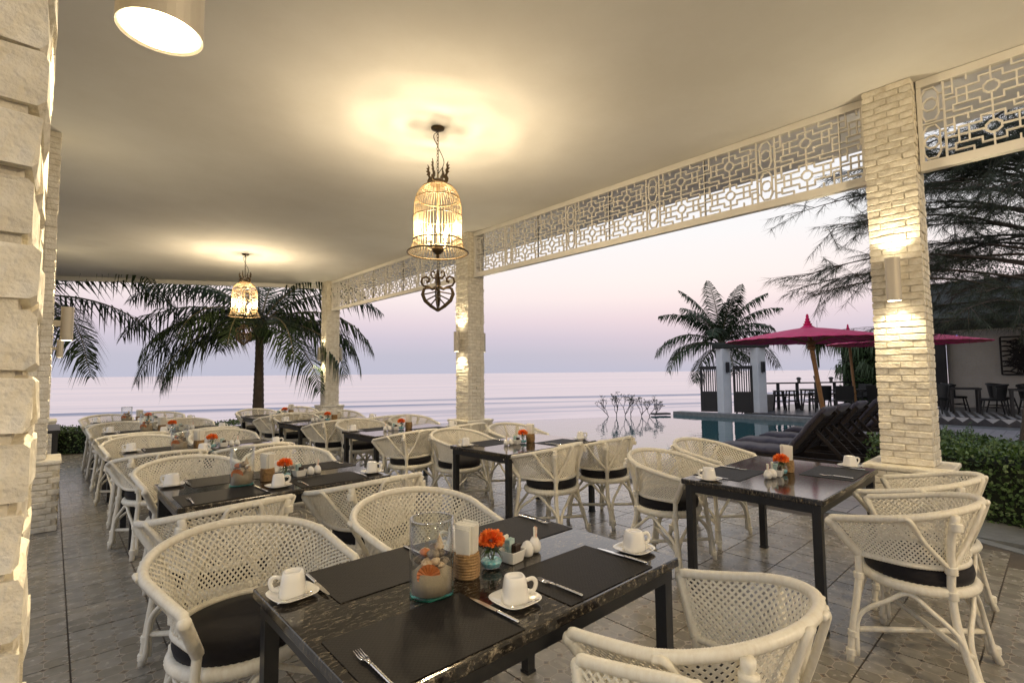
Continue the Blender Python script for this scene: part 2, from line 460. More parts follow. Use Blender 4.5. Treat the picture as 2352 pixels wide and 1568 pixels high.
def catmull(P, n):
    P = [Vector(p) for p in P]; out_ = []
    Q = [P[0]*2-P[1]]+P+[P[-1]*2-P[-2]]
    for i in range(1, len(Q)-2):
        for k in range(n):
            t = k/n; a, b, c, d = Q[i-1], Q[i], Q[i+1], Q[i+2]
            out_.append(.5*((2*b)+(c-a)*t+(2*a-5*b+4*c-d)*t*t+(3*b-a-3*c+d)*t**3))
    out_.append(P[-1]); return out_
def lamp(name, kind, loc, energy, col, parent=None, size=.02, rot=None, spot=None, blend=.5):
    l = bpy.data.lights.new(name, kind); l.energy = energy; l.color = col
    l.shadow_soft_size = size
    if spot: l.spot_size = spot; l.spot_blend = blend
    o = bpy.data.objects.new(name, l); COL.objects.link(o); o.location = loc
    if rot: o.rotation_euler = rot
    if parent: o.parent = parent
    return o
LAMP = (1.0, .785, .50)

# ------------------------------------------------------------------ setting: ground, sea, floor, ceiling
gm = MB(); gm.poly([(-300, -300), (300, -300), (300, -130), (40, 0), (19.5, 10.5), (-6, 23), (-300, 170)], -1.6, -.62)
o = gm.build('ground', 'ground_soil'); o['kind'] = 'structure'
sm_ = MB()
# the sea sheet: starts under the shore, runs to the horizon; finer rows near the shore carry low swells
rows = []; d = 12.0
while d < 9000:
    rows.append(d); d += 1.1 if d < 95 else max(1.1, d*.06)
al = [-9000, -3000, -1200, -500, -240] + list(range(-160, 260, 6)) + [300, 420, 700, 1500, 4000, 9000]
def swell(d_, a_):
    h = 0
    for (c_, w_, h_, s_, ph) in ((42.5, .7, .16, .02, .3), (47.5, .9, .30, .012, 1.7), (57, 1.3, .34, -.02, .9), (68, 1.8, .26, -.02, 2.2), (50.5, .8, .2, -.01, 4.1)):
        cc = c_+s_*a_+1.6*math.sin(a_*.035+ph)
        h += h_*math.exp(-((d_-cc)/w_)**2)*(.55+.45*math.sin(a_*.028+ph*3))
    return h
ux, uy, nx, ny = .894, -.447, .447, .894
for d in rows:
    for a_ in al: sm_.v.append((a_*ux+d*nx, a_*uy+d*ny, -2.2+(swell(d, a_) if d < 95 else 0)))
na = len(al)
for i in range(len(rows)-1):
    for j in range(na-1): sm_.f.append((i*na+j, i*na+j+1, (i+1)*na+j+1, (i+1)*na+j))
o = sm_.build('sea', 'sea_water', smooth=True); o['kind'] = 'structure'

# dining floor: slab, joints, and one object per tile
FLOOR_END = [(5.98, 13.6), (3.5, 13.6), (3.4, 11.3), (0.0, 13.25), (-3.2, 15.2)]
fb = MB(); fb.poly([(-3.2, -6.5), (5.3, -6.5), (5.3, -.6), (5.98, .75)]+FLOOR_END, -.8, -.003)
floor = fb.build('floor', 'grout'); floor['kind'] = 'structure'
kb = MB(); kb.poly([(5.31, -6.5), (5.43, -6.5), (5.43, -.62), (6.10, .72), (6.10, 13.6), (5.985, 13.6), (5.985, .752), (5.31, -.6)], -.7, .004)
kb.build('kerb', 'coping')['kind'] = 'structure'
def inpoly(x, y, P):
    c = False; j = len(P)-1
    for i in range(len(P)):
        if (P[i][1] > y) != (P[j][1] > y) and x < (P[j][0]-P[i][0])*(y-P[i][1])/(P[j][1]-P[i][1])+P[i][0]: c = not c
        j = i
    return c
FP = [(-3.2, -6.5), (5.3, -6.5), (5.3, -.6), (5.98, .75)]+FLOOR_END
tb = MB(); g_ = .1975
tb.quad_box([(-g_, -g_, -.02), (g_, -g_, -.02), (g_, g_, -.02), (-g_, g_, -.02), (-g_+.0015, -g_+.0015, .0), (g_-.0015, -g_+.0015, .0), (g_-.0015, g_-.0015, .0), (-g_+.0015, g_-.0015, .0)])
tile_me = tb.mesh('tile', 'floor_tile')
cells = []
for i in range(-9, 16):
    for j in range(-19, 37):
        x, y = .12+.2+.4*i, -.035+.2+.4*j
        cs = [(x+a*.19, y+b*.19) for a in (-1, 1) for b in (-1, 1)]
        if all(inpoly(p[0], p[1], FP) for p in cs):
            dz = (x*fw.x+y*fw.y); lat = (x*r0.x+y*r0.y)
            vis = dz > .6 and abs(lat/dz) < 1.1 and (-.25 < x)
            cells.append((0 if vis else 1, x*x+y*y, x, y))
cells.sort()
rest = MB()
for k, (vv, dd, x, y) in enumerate(cells):
    if k < 300:
        o = obj('tile', tile_me, floor, (x, y, random.uniform(0, .0012)))
    else:
        z = random.uniform(0, .0012); g2 = g_-.0015
        rest.quad_box([(x-g_, y-g_, -.02), (x+g_, y-g_, -.02), (x+g_, y+g_, -.02), (x-g_, y+g_, -.02), (x-g2, y-g2, z), (x+g2, y-g2, z), (x+g2, y+g2, z), (x-g2, y+g2, z)])
rest.build('tiles', 'floor_tile', floor, kind='stuff')

CEIL = 3.96
cb_ = MB(); cb_.poly([(-1.4, -6.5), (5.49, -6.5), (5.49, 13.75), (5.1, 14.0), (0.0, 16.6), (-1.4, 17.3)], CEIL, CEIL+.35)
ceil = cb_.build('ceiling', 'ceiling_paint'); ceil['kind'] = 'structure'
# slim fascia below the sea end of the ceiling, hatch outline, eave outside the fretwork
fc = MB(); fc.beam((-1.4, 17.32, CEIL-.03), (5.52, 13.78, CEIL-.03), .06, .14)
fc.build('fascia', 'ceiling_paint', ceil)
ev = MB(); ev.poly([(5.5, -6.5), (6.8, -6.5), (6.8, 13.75), (5.5, 13.75)], CEIL+.03, CEIL+.16)
ev.build('eave', 'soffit', ceil)
hx, hy = .28, 3.2
ht = MB(); ht.box(hx-.6, hx, hy-.004, hy, CEIL-.0015, CEIL+.01); ht.box(hx-.004, hx, hy, hy+.5, CEIL-.0015, CEIL+.01); ht.box(hx-.6, hx, hy+.5, hy+.504, CEIL-.0015, CEIL+.01)
ht.build('hatch_joint', 'mortar_paint', ceil)
bw = MB(); bw.box(-3.2, 5.6, -6.75, -6.52, -.1, CEIL); bw.build('back_wall', 'ceiling_paint')['kind'] = 'structure'

# ------------------------------------------------------------------ brick columns
CW = .36; BR_H = .0515; PITCH = .0575; BD = .085
def brick_mesh(lx, ly, k):
    rnd = random.Random(k); b_ = MB(); hx, hy, hz = lx/2, ly/2, BR_H/2
    j = lambda a: a*(1+rnd.uniform(-.05, .02))
    nX = 4 if lx > .1 else 3
    xs = [(-1+2*i/(nX-1)) for i in range(nX)]
    ring = []
    for xx in xs:
        e_ = .93 if abs(xx) == 1 else 1.0
        row = []
        for (yy, zz) in ((-1, -.8), (-.9, -1), (.9, -1), (1, -.8), (1, .8), (.9, 1), (-.9, 1), (-1, .8)):
            row.append((xx*hx+rnd.uniform(-.0012, .0012), yy*hy*(1 if abs(xx) < 1 else .985)+rnd.uniform(-.0022, .0022), zz*hz*e_+rnd.uniform(-.0022, .0022)))
        ring.append(row)
    k0 = 0
    for row in ring: b_.v += row
    for i in range(nX-1):
        for q in range(8): b_.f.append((i*8+q, (i+1)*8+q, (i+1)*8+(q+1) % 8, i*8+(q+1) % 8))
    b_.f.append(tuple(range(0, 8))); b_.f.append(tuple(range((nX-1)*8+7, (nX-1)*8-1, -1)))
    return b_
SIZES = {'half_run': (CW/2-.006, BD), 'quarter': (CW/4-.006, BD), 'mid': (CW/2-.010, BD), 'inner': (CW-2*BD-.012, BD), 'inner_half': ((CW-2*BD)/2-.008, BD)}
random.seed(11)
BRM = {}; BRMB = {}
for k in SIZES:
    BRMB[k] = [brick_mesh(*SIZES[k], 13*i+len(k)) for i in range(5)]
    BRM[k] = [b_.mesh('brick', 'brick_paint') for b_ in BRMB[k]]
def brick_column(x0, y0, label, parts_faces, z0=.68, wob=1.0):
    """x0,y0: min corner. parts_faces: sides whose bricks stand as single parts."""
    root = empty('brick_column', (x0+CW/2, y0+CW/2, 0), 0, label, 'column', 'painted brick columns of the dining terrace')
    core = MB(); q = CW/2-(.009 if wob > .8 else .010); core.box(-q, q, -q, q, 0, CEIL-.002); core.build('mortar_core', 'mortar_paint', root)
    bulk = MB(); cnt = 0
    ncourse = int((CEIL-z0)/PITCH)
    for c in range(ncourse+1):
        z = z0+c*PITCH+BR_H/2+.003
        if z+BR_H/2 > CEIL: break
        if c % 2: lay = [('quarter', -3*CW/8), ('mid', 0), ('quarter', 3*CW/8)]; inn = [('inner_half', -(CW-2*BD)/4), ('inner_half', (CW-2*BD)/4)]
        else: lay = [('half_run', -CW/4), ('half_run', CW/4)]; inn = [('inner', 0)]
        h = CW/2-BD/2
        for side in 'WESN':
            L = lay if side in 'WE' else inn
            for (kd, t) in L:
                out_ = random.uniform(-.005, .007)*wob; t2 = t+random.uniform(-.003, .003); zz = z+random.uniform(-.0025, .0025)
                if side == 'W': loc, rz = (-h-out_, t2, zz), pi/2
                elif side == 'E': loc, rz = (h+out_, t2, zz), -pi/2
                elif side == 'S': loc, rz = (t2, -h-out_, zz), 0
                else: loc, rz = (t2, h+out_, zz), pi
                k = random.randrange(5); rz += random.uniform(-.014, .014)*wob
                if side in parts_faces and cnt < 298:
                    obj('brick', BRM[kd][k], root, loc, rz); cnt += 1
                else:
                    b_ = BRMB[kd][k]; k0 = len(bulk.v); ca, sa = math.cos(rz), math.sin(rz)
                    bulk.v += [(loc[0]+p[0]*ca-p[1]*sa, loc[1]+p[0]*sa+p[1]*ca, loc[2]+p[2]) for p in b_.v]
                    bulk.f += [tuple(k0+i for i in f) for f in b_.f]
    bulk.build('bricks', 'brick_paint', root, kind='stuff')
    # stepped pedestal
    pd = MB(); s_ = CW/2+.10
    nb = 0
    pcore = MB(); pcore.box(-s_+.012, s_-.012, -s_+.012, s_-.012, .004, z0-.03); ped = pcore.build('pedestal', 'mortar_paint', root)
    zc = .03; c = 0
    while zc < z0-.06:
        for side in range(4):
            ca, sa = math.cos(side*pi/2), math.sin(side*pi/2)
            w_ = (2*s_-BD)/3
            for i in range(3):
                t = -s_+BD/2+w_*(i+.5)-BD/2+(w_/4 if c % 2 else 0)
                if abs(t)+w_/2 > s_: t = math.copysign(s_-w_/2, t)
                b_ = brick_mesh(w_-.008, BD, 1000+c*12+side*3+i)
                hh = s_-BD/2+random.uniform(-.004, .006); k0 = len(pd.v)
                pd.v += [((p[0]+t)*ca-(p[1]-hh)*sa, (p[0]+t)*sa+(p[1]-hh)*ca, p[2]+zc) for p in b_.v]
                pd.f += [tuple(k0+i_ for i_ in f) for f in b_.f]
        zc += PITCH; c += 1
    pd.build('pedestal_bricks', 'brick_paint', ped, kind='stuff')
    cap = MB(); cap.box(-s_-.015, s_+.015, -s_-.015, s_+.015, z0-.045, z0-.004)
    bevel(cap.build('pedestal_cap', 'brick_paint', ped), .012)
    return root
YC = (.75, 6.93, 13.05); XR = 5.30
brick_column(XR, YC[0], 'tall cream brick column nearest on the right, beside the pool view', 'WS')
brick_column(XR, YC[1], 'cream brick column in the middle of the right row', 'WS')
brick_column(XR, YC[2], 'farthest cream brick column of the right row, before the palm', '')
brick_column(-.014-CW, .60, 'huge close cream brick column cut by the left photo edge', 'SE', wob=.55)
brick_column(-.014-CW, 6.75, 'brick column of the left row whose low pedestal shows past the near column', '')
brick_column(-.014-CW, 12.9, 'farthest brick column of the left row, mostly hidden', '')

def sconce(loc, out_dir, label, zlen=.345, power=30.0, r=.052):
    """loc: wall point at mid height; out_dir: outward (x,y)."""
    rz = math.atan2(out_dir[1], out_dir[0])
    t = empty('wall_sconce', loc, rz, label, 'wall lamp', 'cylinder wall lamps on the columns')
    c = .105; h = zlen/2
    b_ = MB(); b_.lathe([(r-.004, -h+.004), (r, -h), (r, h), (r-.004, h), (r-.004, h-.03), (.002, h-.031)][::1], 32, (c, 0, 0)); b_.build('body', 'aluminium', t, smooth=False)
    k = MB(); k.box(.0, c-r+.008, -.022, .022, -.03, .03); k.build('bracket', 'aluminium', t)
    for sgn in (-1, 1):
        lz = MB(); lz.lathe([(r-.006, sgn*(h-.002)), (.001, sgn*(h-.002)+sgn*.001)], 28, (c, 0, 0)); lz.build('lens', 'lens_glow', t)
        lamp('beam', 'SPOT', (c-.005, 0, sgn*(h+.004)), power, (1, .82, .52), t, .03, (0 if sgn < 0 else pi, 0, 0), math.radians(118), .55)
    return t
XW = XR-.006; XE = XR+CW+.006
sconce((XW, YC[0]+CW/2, 2.23), (-1, 0), 'cylinder lamp on the tall near right brick column', .36)
sconce((XE, YC[0]+CW/2, 2.23), (1, 0), 'cylinder lamp added unseen on the pool side of the tall near right column', .36)  # unseen lamp, added so its upward beam brightens the eave
sconce((XW, YC[1]+CW/2, 2.03), (-1, 0), 'cylinder lamp on the room side of the middle right column')
sconce((XE, YC[1]+CW/2, 2.03), (1, 0), 'cylinder lamp on the sea side of the middle right column')
sconce((XW, YC[2]+CW/2, 2.03), (-1, 0), 'small cylinder lamp on the room side of the farthest right column')
sconce((XE, YC[2]+CW/2, 2.03), (1, 0), 'small cylinder lamp on the sea side of the farthest right column')
sconce((-.008, .84, 2.145), (1, 0), 'big bright cylinder lamp high on the close left column', .36)
sconce((-.008, 6.75+CW/2, 2.03), (1, 0), 'cylinder lamp seen against the left palm, larger of two')
sconce((-.008, 12.9+CW/2, 2.03), (1, 0), 'cylinder lamp just below and left of the larger one by the left palm')

# ------------------------------------------------------------------ fretwork screens
FX = 5.45
def fret_lines():
    """one panel 1.342 wide (y from 0) by two rows of .325: list of polylines (y,z) in metres"""
    L = []; hw, hh = .29, .1625
    for row in (0, 1):
        cz = hh+row*2*hh
        for cyy in (.29, 1.342-.29):
            P = lambda a, b: (cyy+a*hw, cz+b*hh)
            oc = [P(.17*math.cos(pi/8+k*pi/4), .17*hw/hh*math.sin(pi/8+k*pi/4)) for k in range(9)]
            L.append(oc)
            for sb in (-1, 1):
                L.append([P(0, .30*sb), P(0, sb)])
                for sa in (-1, 1):
                    L.append([P(0, .68*sb), P(.24*sa, .68*sb), P(.24*sa, .40*sb), P(.5*sa, .40*sb)])
                    L.append([P(.5*sa, .40*sb), P(.5*sa, 0)])
                    L.append([P(.5*sa, .74*sb), P(.5*sa, sb)] if sa*sb > 0 else [P(.42*sa, sb), P(.42*sa, .74*sb), P(.8*sa, .74*sb)])
                    L.append([P(.8*sa, sb), P(.8*sa, .22*sb), P(sa, .22*sb)] if sa*sb > 0 else [P(.72*sa, .40*sb), P(.8*sa, .40*sb), P(.8*sa, .74*sb)])
                    L.append([P(.5*sa, .40*sb), P(.72*sa, .40*sb), P(.72*sa, 0)])
                    L.append([P(.8*sa, .62*sb), P(sa, .62*sb)])
            for sa in (-1, 1): L.append([P(.17*sa, 0), P(sa, 0)])
        yc = .671
        for rr_, hz in ((.05, .86),):
            L.append([(yc-.03, cz-hz*hh), (yc+.03, cz-hz*hh), (yc+.055, cz-.55*hh), (yc+.055, cz+.55*hh), (yc+.03, cz+hz*hh), (yc-.03, cz+hz*hh), (yc-.055, cz+.55*hh), (yc-.055, cz-.55*hh), (yc-.03, cz-hz*hh)])
        L.append([(yc+.05*math.cos(k*pi/4+pi/8), cz+.055*math.sin(k*pi/4+pi/8)) for k in range(9)])
        for sa in (-1, 1):
            for q in (-.45, .45): L.append([(yc+sa*.055, cz+q*hh), (yc+sa*.091, cz+q*hh)])
    for yy in (.58, .762, .0, 1.342): L.append([(yy, 0), (yy, .65)])
    L.append([(0, .325), (1.342, .325)])
    return L
FL = fret_lines()
def screen(y0, y1, label, anchor=6.696-1.342*8):
    z0, zb, zt = 3.155, 3.235, 3.885
    t = empty('fretwork_screen', (FX, (y0+y1)/2, z0), 0, label, 'screen', 'white fretwork screens between the columns')
    oy, oz = -(y0+y1)/2, -z0
    r_ = MB(); r_.box(-.035, .035, y0+oy, y1+oy, 0, zb+oz); bevel(r_.build('bottom_rail', 'fret_paint', t), .004)
    r_ = MB(); r_.box(-.035, .035, y0+oy, y1+oy, zt+oz, CEIL+oz-.006); bevel(r_.build('top_rail', 'fret_paint', t), .004)
    for yy in (y0, y1):
        q = MB(); s_ = .03 if yy == y0 else -.03; q.box(-.028, .028, min(yy, yy+s_)+oy, max(yy, yy+s_)+oy, zb+oz+.001, zt+oz-.001); q.build('stile', 'fret_paint', t)
    k = 0; yp = anchor
    while yp < y1:
        if yp+1.342 > y0:
            p = MB()
            for pl in FL:
                for a, b_ in zip(pl[:-1], pl[1:]):
                    ya, yb, za, zb_ = yp+a[0], yp+b_[0], zb+a[1], zb+b_[1]
                    lo, hi = y0+.01, y1-.01
                    if max(ya, yb) < lo or min(ya, yb) > hi: continue
                    def cl(y, z, y2, z2):
                        if y < lo: return lo, z+(z2-z)*(lo-y)/(y2-y)
                        if y > hi: return hi, z+(z2-z)*(hi-y)/(y2-y)
                        return y, z
                    (ya, za), (yb, zb_) = cl(ya, za, yb, zb_), cl(yb, zb_, ya, za)
                    dy, dz = yb-ya, zb_-za; ln = math.hypot(dy, dz)
                    if ln < 1e-4: continue
                    e_ = .0055/ln; wd = .012 if len(pl) > 2 or a[0] not in (.58, .762) else .015
                    th = random.uniform(.0118, .0128)
                    p.beam((0, ya-dy*e_+oy, za-dz*e_+oz), (0, yb+dy*e_+oy, zb_+dz*e_+oz), th*2.0, wd, (-dz, 0, dy) if False else ((0, -dz/ln, dy/ln)))
            if p.v: p.build('fret_panel', 'fret_paint', t)
        yp += 1.342
    return t
screen(YC[0]+CW+.01, YC[1]-.01, 'long white fretwork screen between the near and middle right columns')
screen(YC[1]+CW+.01, YC[2]-.01, 'white fretwork screen between the middle and farthest right columns')
screen(-4.6, YC[0]-.01, 'white fretwork screen at the upper right corner of the photo')

# ------------------------------------------------------------------ birdcage lanterns
def lantern(x, y, label, power=225.0, rot=0.0):
    t = empty('birdcage_lantern', (x, y, CEIL), rot, label, 'lantern', 'birdcage lanterns hanging from the ceiling')
    Z = lambda z: z-CEIL
    c = MB(); c.lathe([(.002, Z(3.93)), (.03, Z(3.932)), (.065, Z(3.945)), (.068, Z(3.958))], 28); c.build('ceiling_cup', 'bronze', t, smooth=True)
    ch = MB(); zz = 3.93; k = 0
    while zz > 3.50:                                   # chain links
        pts = []
        for i in range(12):
            a = 2*pi*i/12; px, pz = .011*math.cos(a), .021*math.sin(a)
            pts.append((px, .0, Z(zz-.02)+pz) if k % 2 else (0, px, Z(zz-.02)+pz))
        ch.tube(pts, .0032, 6, closed=True); zz -= .034; k += 1
    ch.build('chain', 'bronze', t)
    cd_ = MB(); cd_.tube(catmull([(.01, 0, Z(3.93)), (-.05, .0, Z(3.86)), (.01, .02, Z(3.78)), (.075, .01, Z(3.66)), (.05, -.02, Z(3.57)), (.004, 0, Z(3.48)), (0, 0, Z(3.40))], 8), .004, 6); cd_.build('cord', 'black_metal', t)
    rd = MB(); rd.tube([(0, 0, Z(3.50)), (0, 0, Z(2.66))], .008, 8); rd.build('rod', 'brass_wire', t)
    cp = MB(); cp.lathe([(.002, Z(3.43)), (.05, Z(3.425)), (.085, Z(3.40)), (.095, Z(3.375)), (.08, Z(3.37)), (.002, Z(3.372))], 28); cp.build('crown_cap', 'bronze', t, smooth=True)
    # four flame shaped cut-metal leaves on the crown
    out_ = [(0, 0), (.035, -.012), (.062, .005), (.07, .04), (.052, .075), (.062, .098), (.078, .112), (.062, .128), (.085, .15), (.064, .158), (.08, .185), (.058, .184), (.066, .225), (.044, .19), (.05, .155), (.034, .13), (.04, .10), (.026, .075), (.02, .115), (.008, .09), (.012, .055), (.03, .035), (.022, .018), (0, .02)]
    for k in range(4):
        a = k*pi/2+.5; f_ = MB(); n_ = len(out_)
        for th in (-.004, .004):
            for (u_, w_) in out_:
                r_ = .05+u_
                f_.v.append((r_*math.cos(a)-th*math.sin(a), r_*math.sin(a)+th*math.cos(a), Z(3.385)+w_*.95))
        f_.f.append(tuple(range(n_-1, -1, -1))); f_.f.append(tuple(range(n_, 2*n_)))
        for i in range(n_): f_.f.append((i, (i+1) % n_, n_+(i+1) % n_, n_+i))
        f_.build('flame_ornament', 'bronze', t)
    prof = []
    for i in range(9):                                  # dome
        a = i/8*pi/2; prof.append((.07+.165*math.sin(a), 3.375-.25*(1-math.cos(a))))
    prof += [(.238, 3.0), (.238, 2.88), (.238, 2.82), (.246, 2.765), (.268, 2.715), (.30, 2.68)]
    wires = MB(); NW = 48
    for k in range(NW):
        a = 2*pi*k/NW; wires.tube([(r_*math.cos(a), r_*math.sin(a), Z(z)) for r_, z in prof], .0028, 5, cap=False)
    wires.build('cage_wires', 'brass_wire', t, smooth=True)
    for r_, z, th in ((.152, 3.342, .0045), (.214, 3.222, .007), (.241, 3.04, .005), (.241, 2.80, .007), (.30, 2.68, .008)):
        g2 = MB(); g2.tube([(r_*math.cos(2*pi*i/56), r_*math.sin(2*pi*i/56), Z(z)) for i in range(56)], th, 8, closed=True); g2.build('ring', 'bronze', t, smooth=True)
    bw_ = MB(); bw_.lathe([(.002, Z(2.625)), (.014, Z(2.63)), (.02, Z(2.645)), (.014, Z(2.66)), (.03, Z(2.668)), (.055, Z(2.69)), (.062, Z(2.72)), (.056, Z(2.735)), (.064, Z(2.74)), (.064, Z(2.748)), (.002, Z(2.75))], 28); bw_.build('bowl', 'bronze', t, smooth=True)
    for k in range(4):
        a = k*pi/2+.3; R2 = lambda r_, z: (r_*math.cos(a), r_*math.sin(a), Z(z))
        ar = MB(); ar.tube(catmull([R2(.045, 2.73), R2(.085, 2.715), R2(.118, 2.735), R2(.12, 2.765)], 6), .006, 7); arm = ar.build('candle_arm', 'brass_wire', t, smooth=True)
        cc = R2(.12, 0)
        sl = MB(); sl.lathe([(.004, Z(2.757)), (.026, Z(2.762)), (.028, Z(2.768)), (.011, Z(2.77)), (.011, Z(2.85)), (.004, Z(2.852))], 14, (cc[0], cc[1], 0)); sl.build('candle_sleeve', 'paper', arm, smooth=False)
        bl = MB(); bl.lathe([(.008, Z(2.853)), (.014, Z(2.868)), (.0165, Z(2.885)), (.014, Z(2.905)), (.007, Z(2.925)), (.001, Z(2.937))], 14, (cc[0], cc[1], 0)); bl.build('bulb', 'bulb', arm, smooth=True)
        lamp('bulb_light', 'POINT', (cc[0], cc[1], Z(2.955)), power/4, LAMP, t, .035)
    # hanging pierced pendant: two crossed plates
    dr = MB(); dr.tube([(0, 0, Z(2.63)), (0, 0, Z(2.50))], .0025, 6); dr.build('drop_wire', 'bronze', t)
    for q in range(2):
        a = q*pi/2-.74-rot; p = MB(); ca, sa = math.cos(a), math.sin(a)
        TR = lambda u_, w_: (u_*ca*1.1, u_*sa*1.1, Z(2.10)+w_)
        for s_ in (-1, 1):
            p.tube([TR(s_*u_, w_) for u_, w_ in [(.0, .0), (.06, .045), (.115, .10), (.138, .165), (.125, .215), (.095, .235)]], [0.0050, 0.0067, 0.0070, 0.0067, 0.0056, 0.0034], 6, flat=2.9)
            p.tube([TR(s_*u_, w_) for u_, w_ in [(.012, .235), (.05, .215), (.085, .235), (.13, .25), (.15, .285), (.14, .325), (.105, .34), (.078, .32), (.082, .292), (.105, .285)]], [0.0062, 0.0053, 0.0045, 0.0042, 0.0042, 0.0042, 0.0042, 0.0045, 0.0048, 0.0056], 6, flat=2.9)
            p.tube([TR(s_*u_, w_) for u_, w_ in [(.01, .33), (.04, .325), (.062, .35), (.06, .385), (.038, .395), (.03, .375)]], [0.0050, 0.0036, 0.0031, 0.0031, 0.0034, 0.0039], 6, flat=2.9)
            for (e1, e2) in ((.108, .222), (.125, .165), (.10, .108), (.062, .062)):
                p.tube(catmull([TR(s_*.008, e2*.55+.10), TR(s_*e1*.5, e2*.75+.055), TR(s_*e1, e2)], 4), .007, 6)
        p.tube([TR(0, 0), TR(0, .12), TR(0, .25), TR(0, .36), TR(0, .41)], [0.0022, 0.0045, 0.0078, 0.0067, 0.0022], 6, flat=2.9)
        p.build('pendant_plate', 'bronze', t)
    return t
lantern(2.80, 4.15, 'large birdcage lantern hanging nearest, in the middle of the photo', 148.0)
lantern(2.85, 11.2, 'smaller looking birdcage lantern farther off, before the left palm', 180.0, .4)
lantern(2.75, -2.9, 'birdcage lantern added behind the viewer to light the chairs, outside the photo', 450.0, .2)  # unseen lantern, added and set brighter to light the front chairs

# ------------------------------------------------------------------ rattan chair
RX, RB, YF, ZT, ZB, PW, TP = .345, .283, .257, .715, .832, 1.15, .07
def u_curve(rx, rb, yf, taper, N):
    P = [(-rx*(1-taper*s_), yf*s_) for s_ in [1-i/10 for i in range(10)]]
    P += [(rx*math.sin(a), -rb*math.cos(a)) for a in [-pi/2+pi*i/160 for i in range(161)]]
    P += [(rx*(1-taper*s_), yf*s_) for s_ in [(i+1)/10 for i in range(10)]]
    L = [0]
    for a, b_ in zip(P[:-1], P[1:]): L.append(L[-1]+math.hypot(b_[0]-a[0], b_[1]-a[1]))
    out_ = []; j = 0
    for i in range(N+1):
        d_ = L[-1]*i/N
        while j < len(L)-2 and L[j+1] < d_: j += 1
        t = (d_-L[j])/(L[j+1]-L[j]); out_.append((lerp(P[j][0], P[j+1][0], t), lerp(P[j][1], P[j+1][1], t)))
    return out_, L[-1]
NU = 240
TOPC, TOPL = u_curve(RX, RB, YF, TP, NU)
BOTC, _ = u_curve(.245, .225, .165, .02, NU)
def rim_z(y): return ZT+(ZB-ZT)*max(0, (YF-y)/(YF+RB))**PW
def shell(u_, v_, off=0.0):
    """u 0..1 along the rim, v 0 bottom .. 1 top"""
    f_ = u_*NU; i = min(int(f_), NU-1); t = f_-i
    T = V(lerp(TOPC[i][0], TOPC[i+1][0], t), lerp(TOPC[i][1], TOPC[i+1][1], t), 0); T.z = rim_z(T.y)
    B = V(lerp(BOTC[i][0], BOTC[i+1][0], t), lerp(BOTC[i][1], BOTC[i+1][1], t), .535)
    p = B.lerp(T, v_); rad = V(p.x, p.y+.02, 0)
    if rad.length > 1e-6: rad.normalize()
    bulge = .018*math.sin(pi*v_)
    return p + rad*(off-bulge)
def wrapped(path, r, pitch=.009, amp=.05, n=8):
    P = [Vector(p) for p in path]; L = [0]
    for a, b_ in zip(P[:-1], P[1:]): L.append(L[-1]+(b_-a).length)
    N = max(4, int(L[-1]/pitch)*2); pts, rad = [], []; j = 0
    for i in range(N+1):
        d_ = L[-1]*i/N
        while j < len(L)-2 and L[j+1] < d_: j += 1
        pts.append(P[j].lerp(P[j+1], (d_-L[j])/max(1e-9, L[j+1]-L[j]))); rad.append(r*(1+(amp if i % 2 else -amp)+random.uniform(-.012, .012)))
    return pts, rad
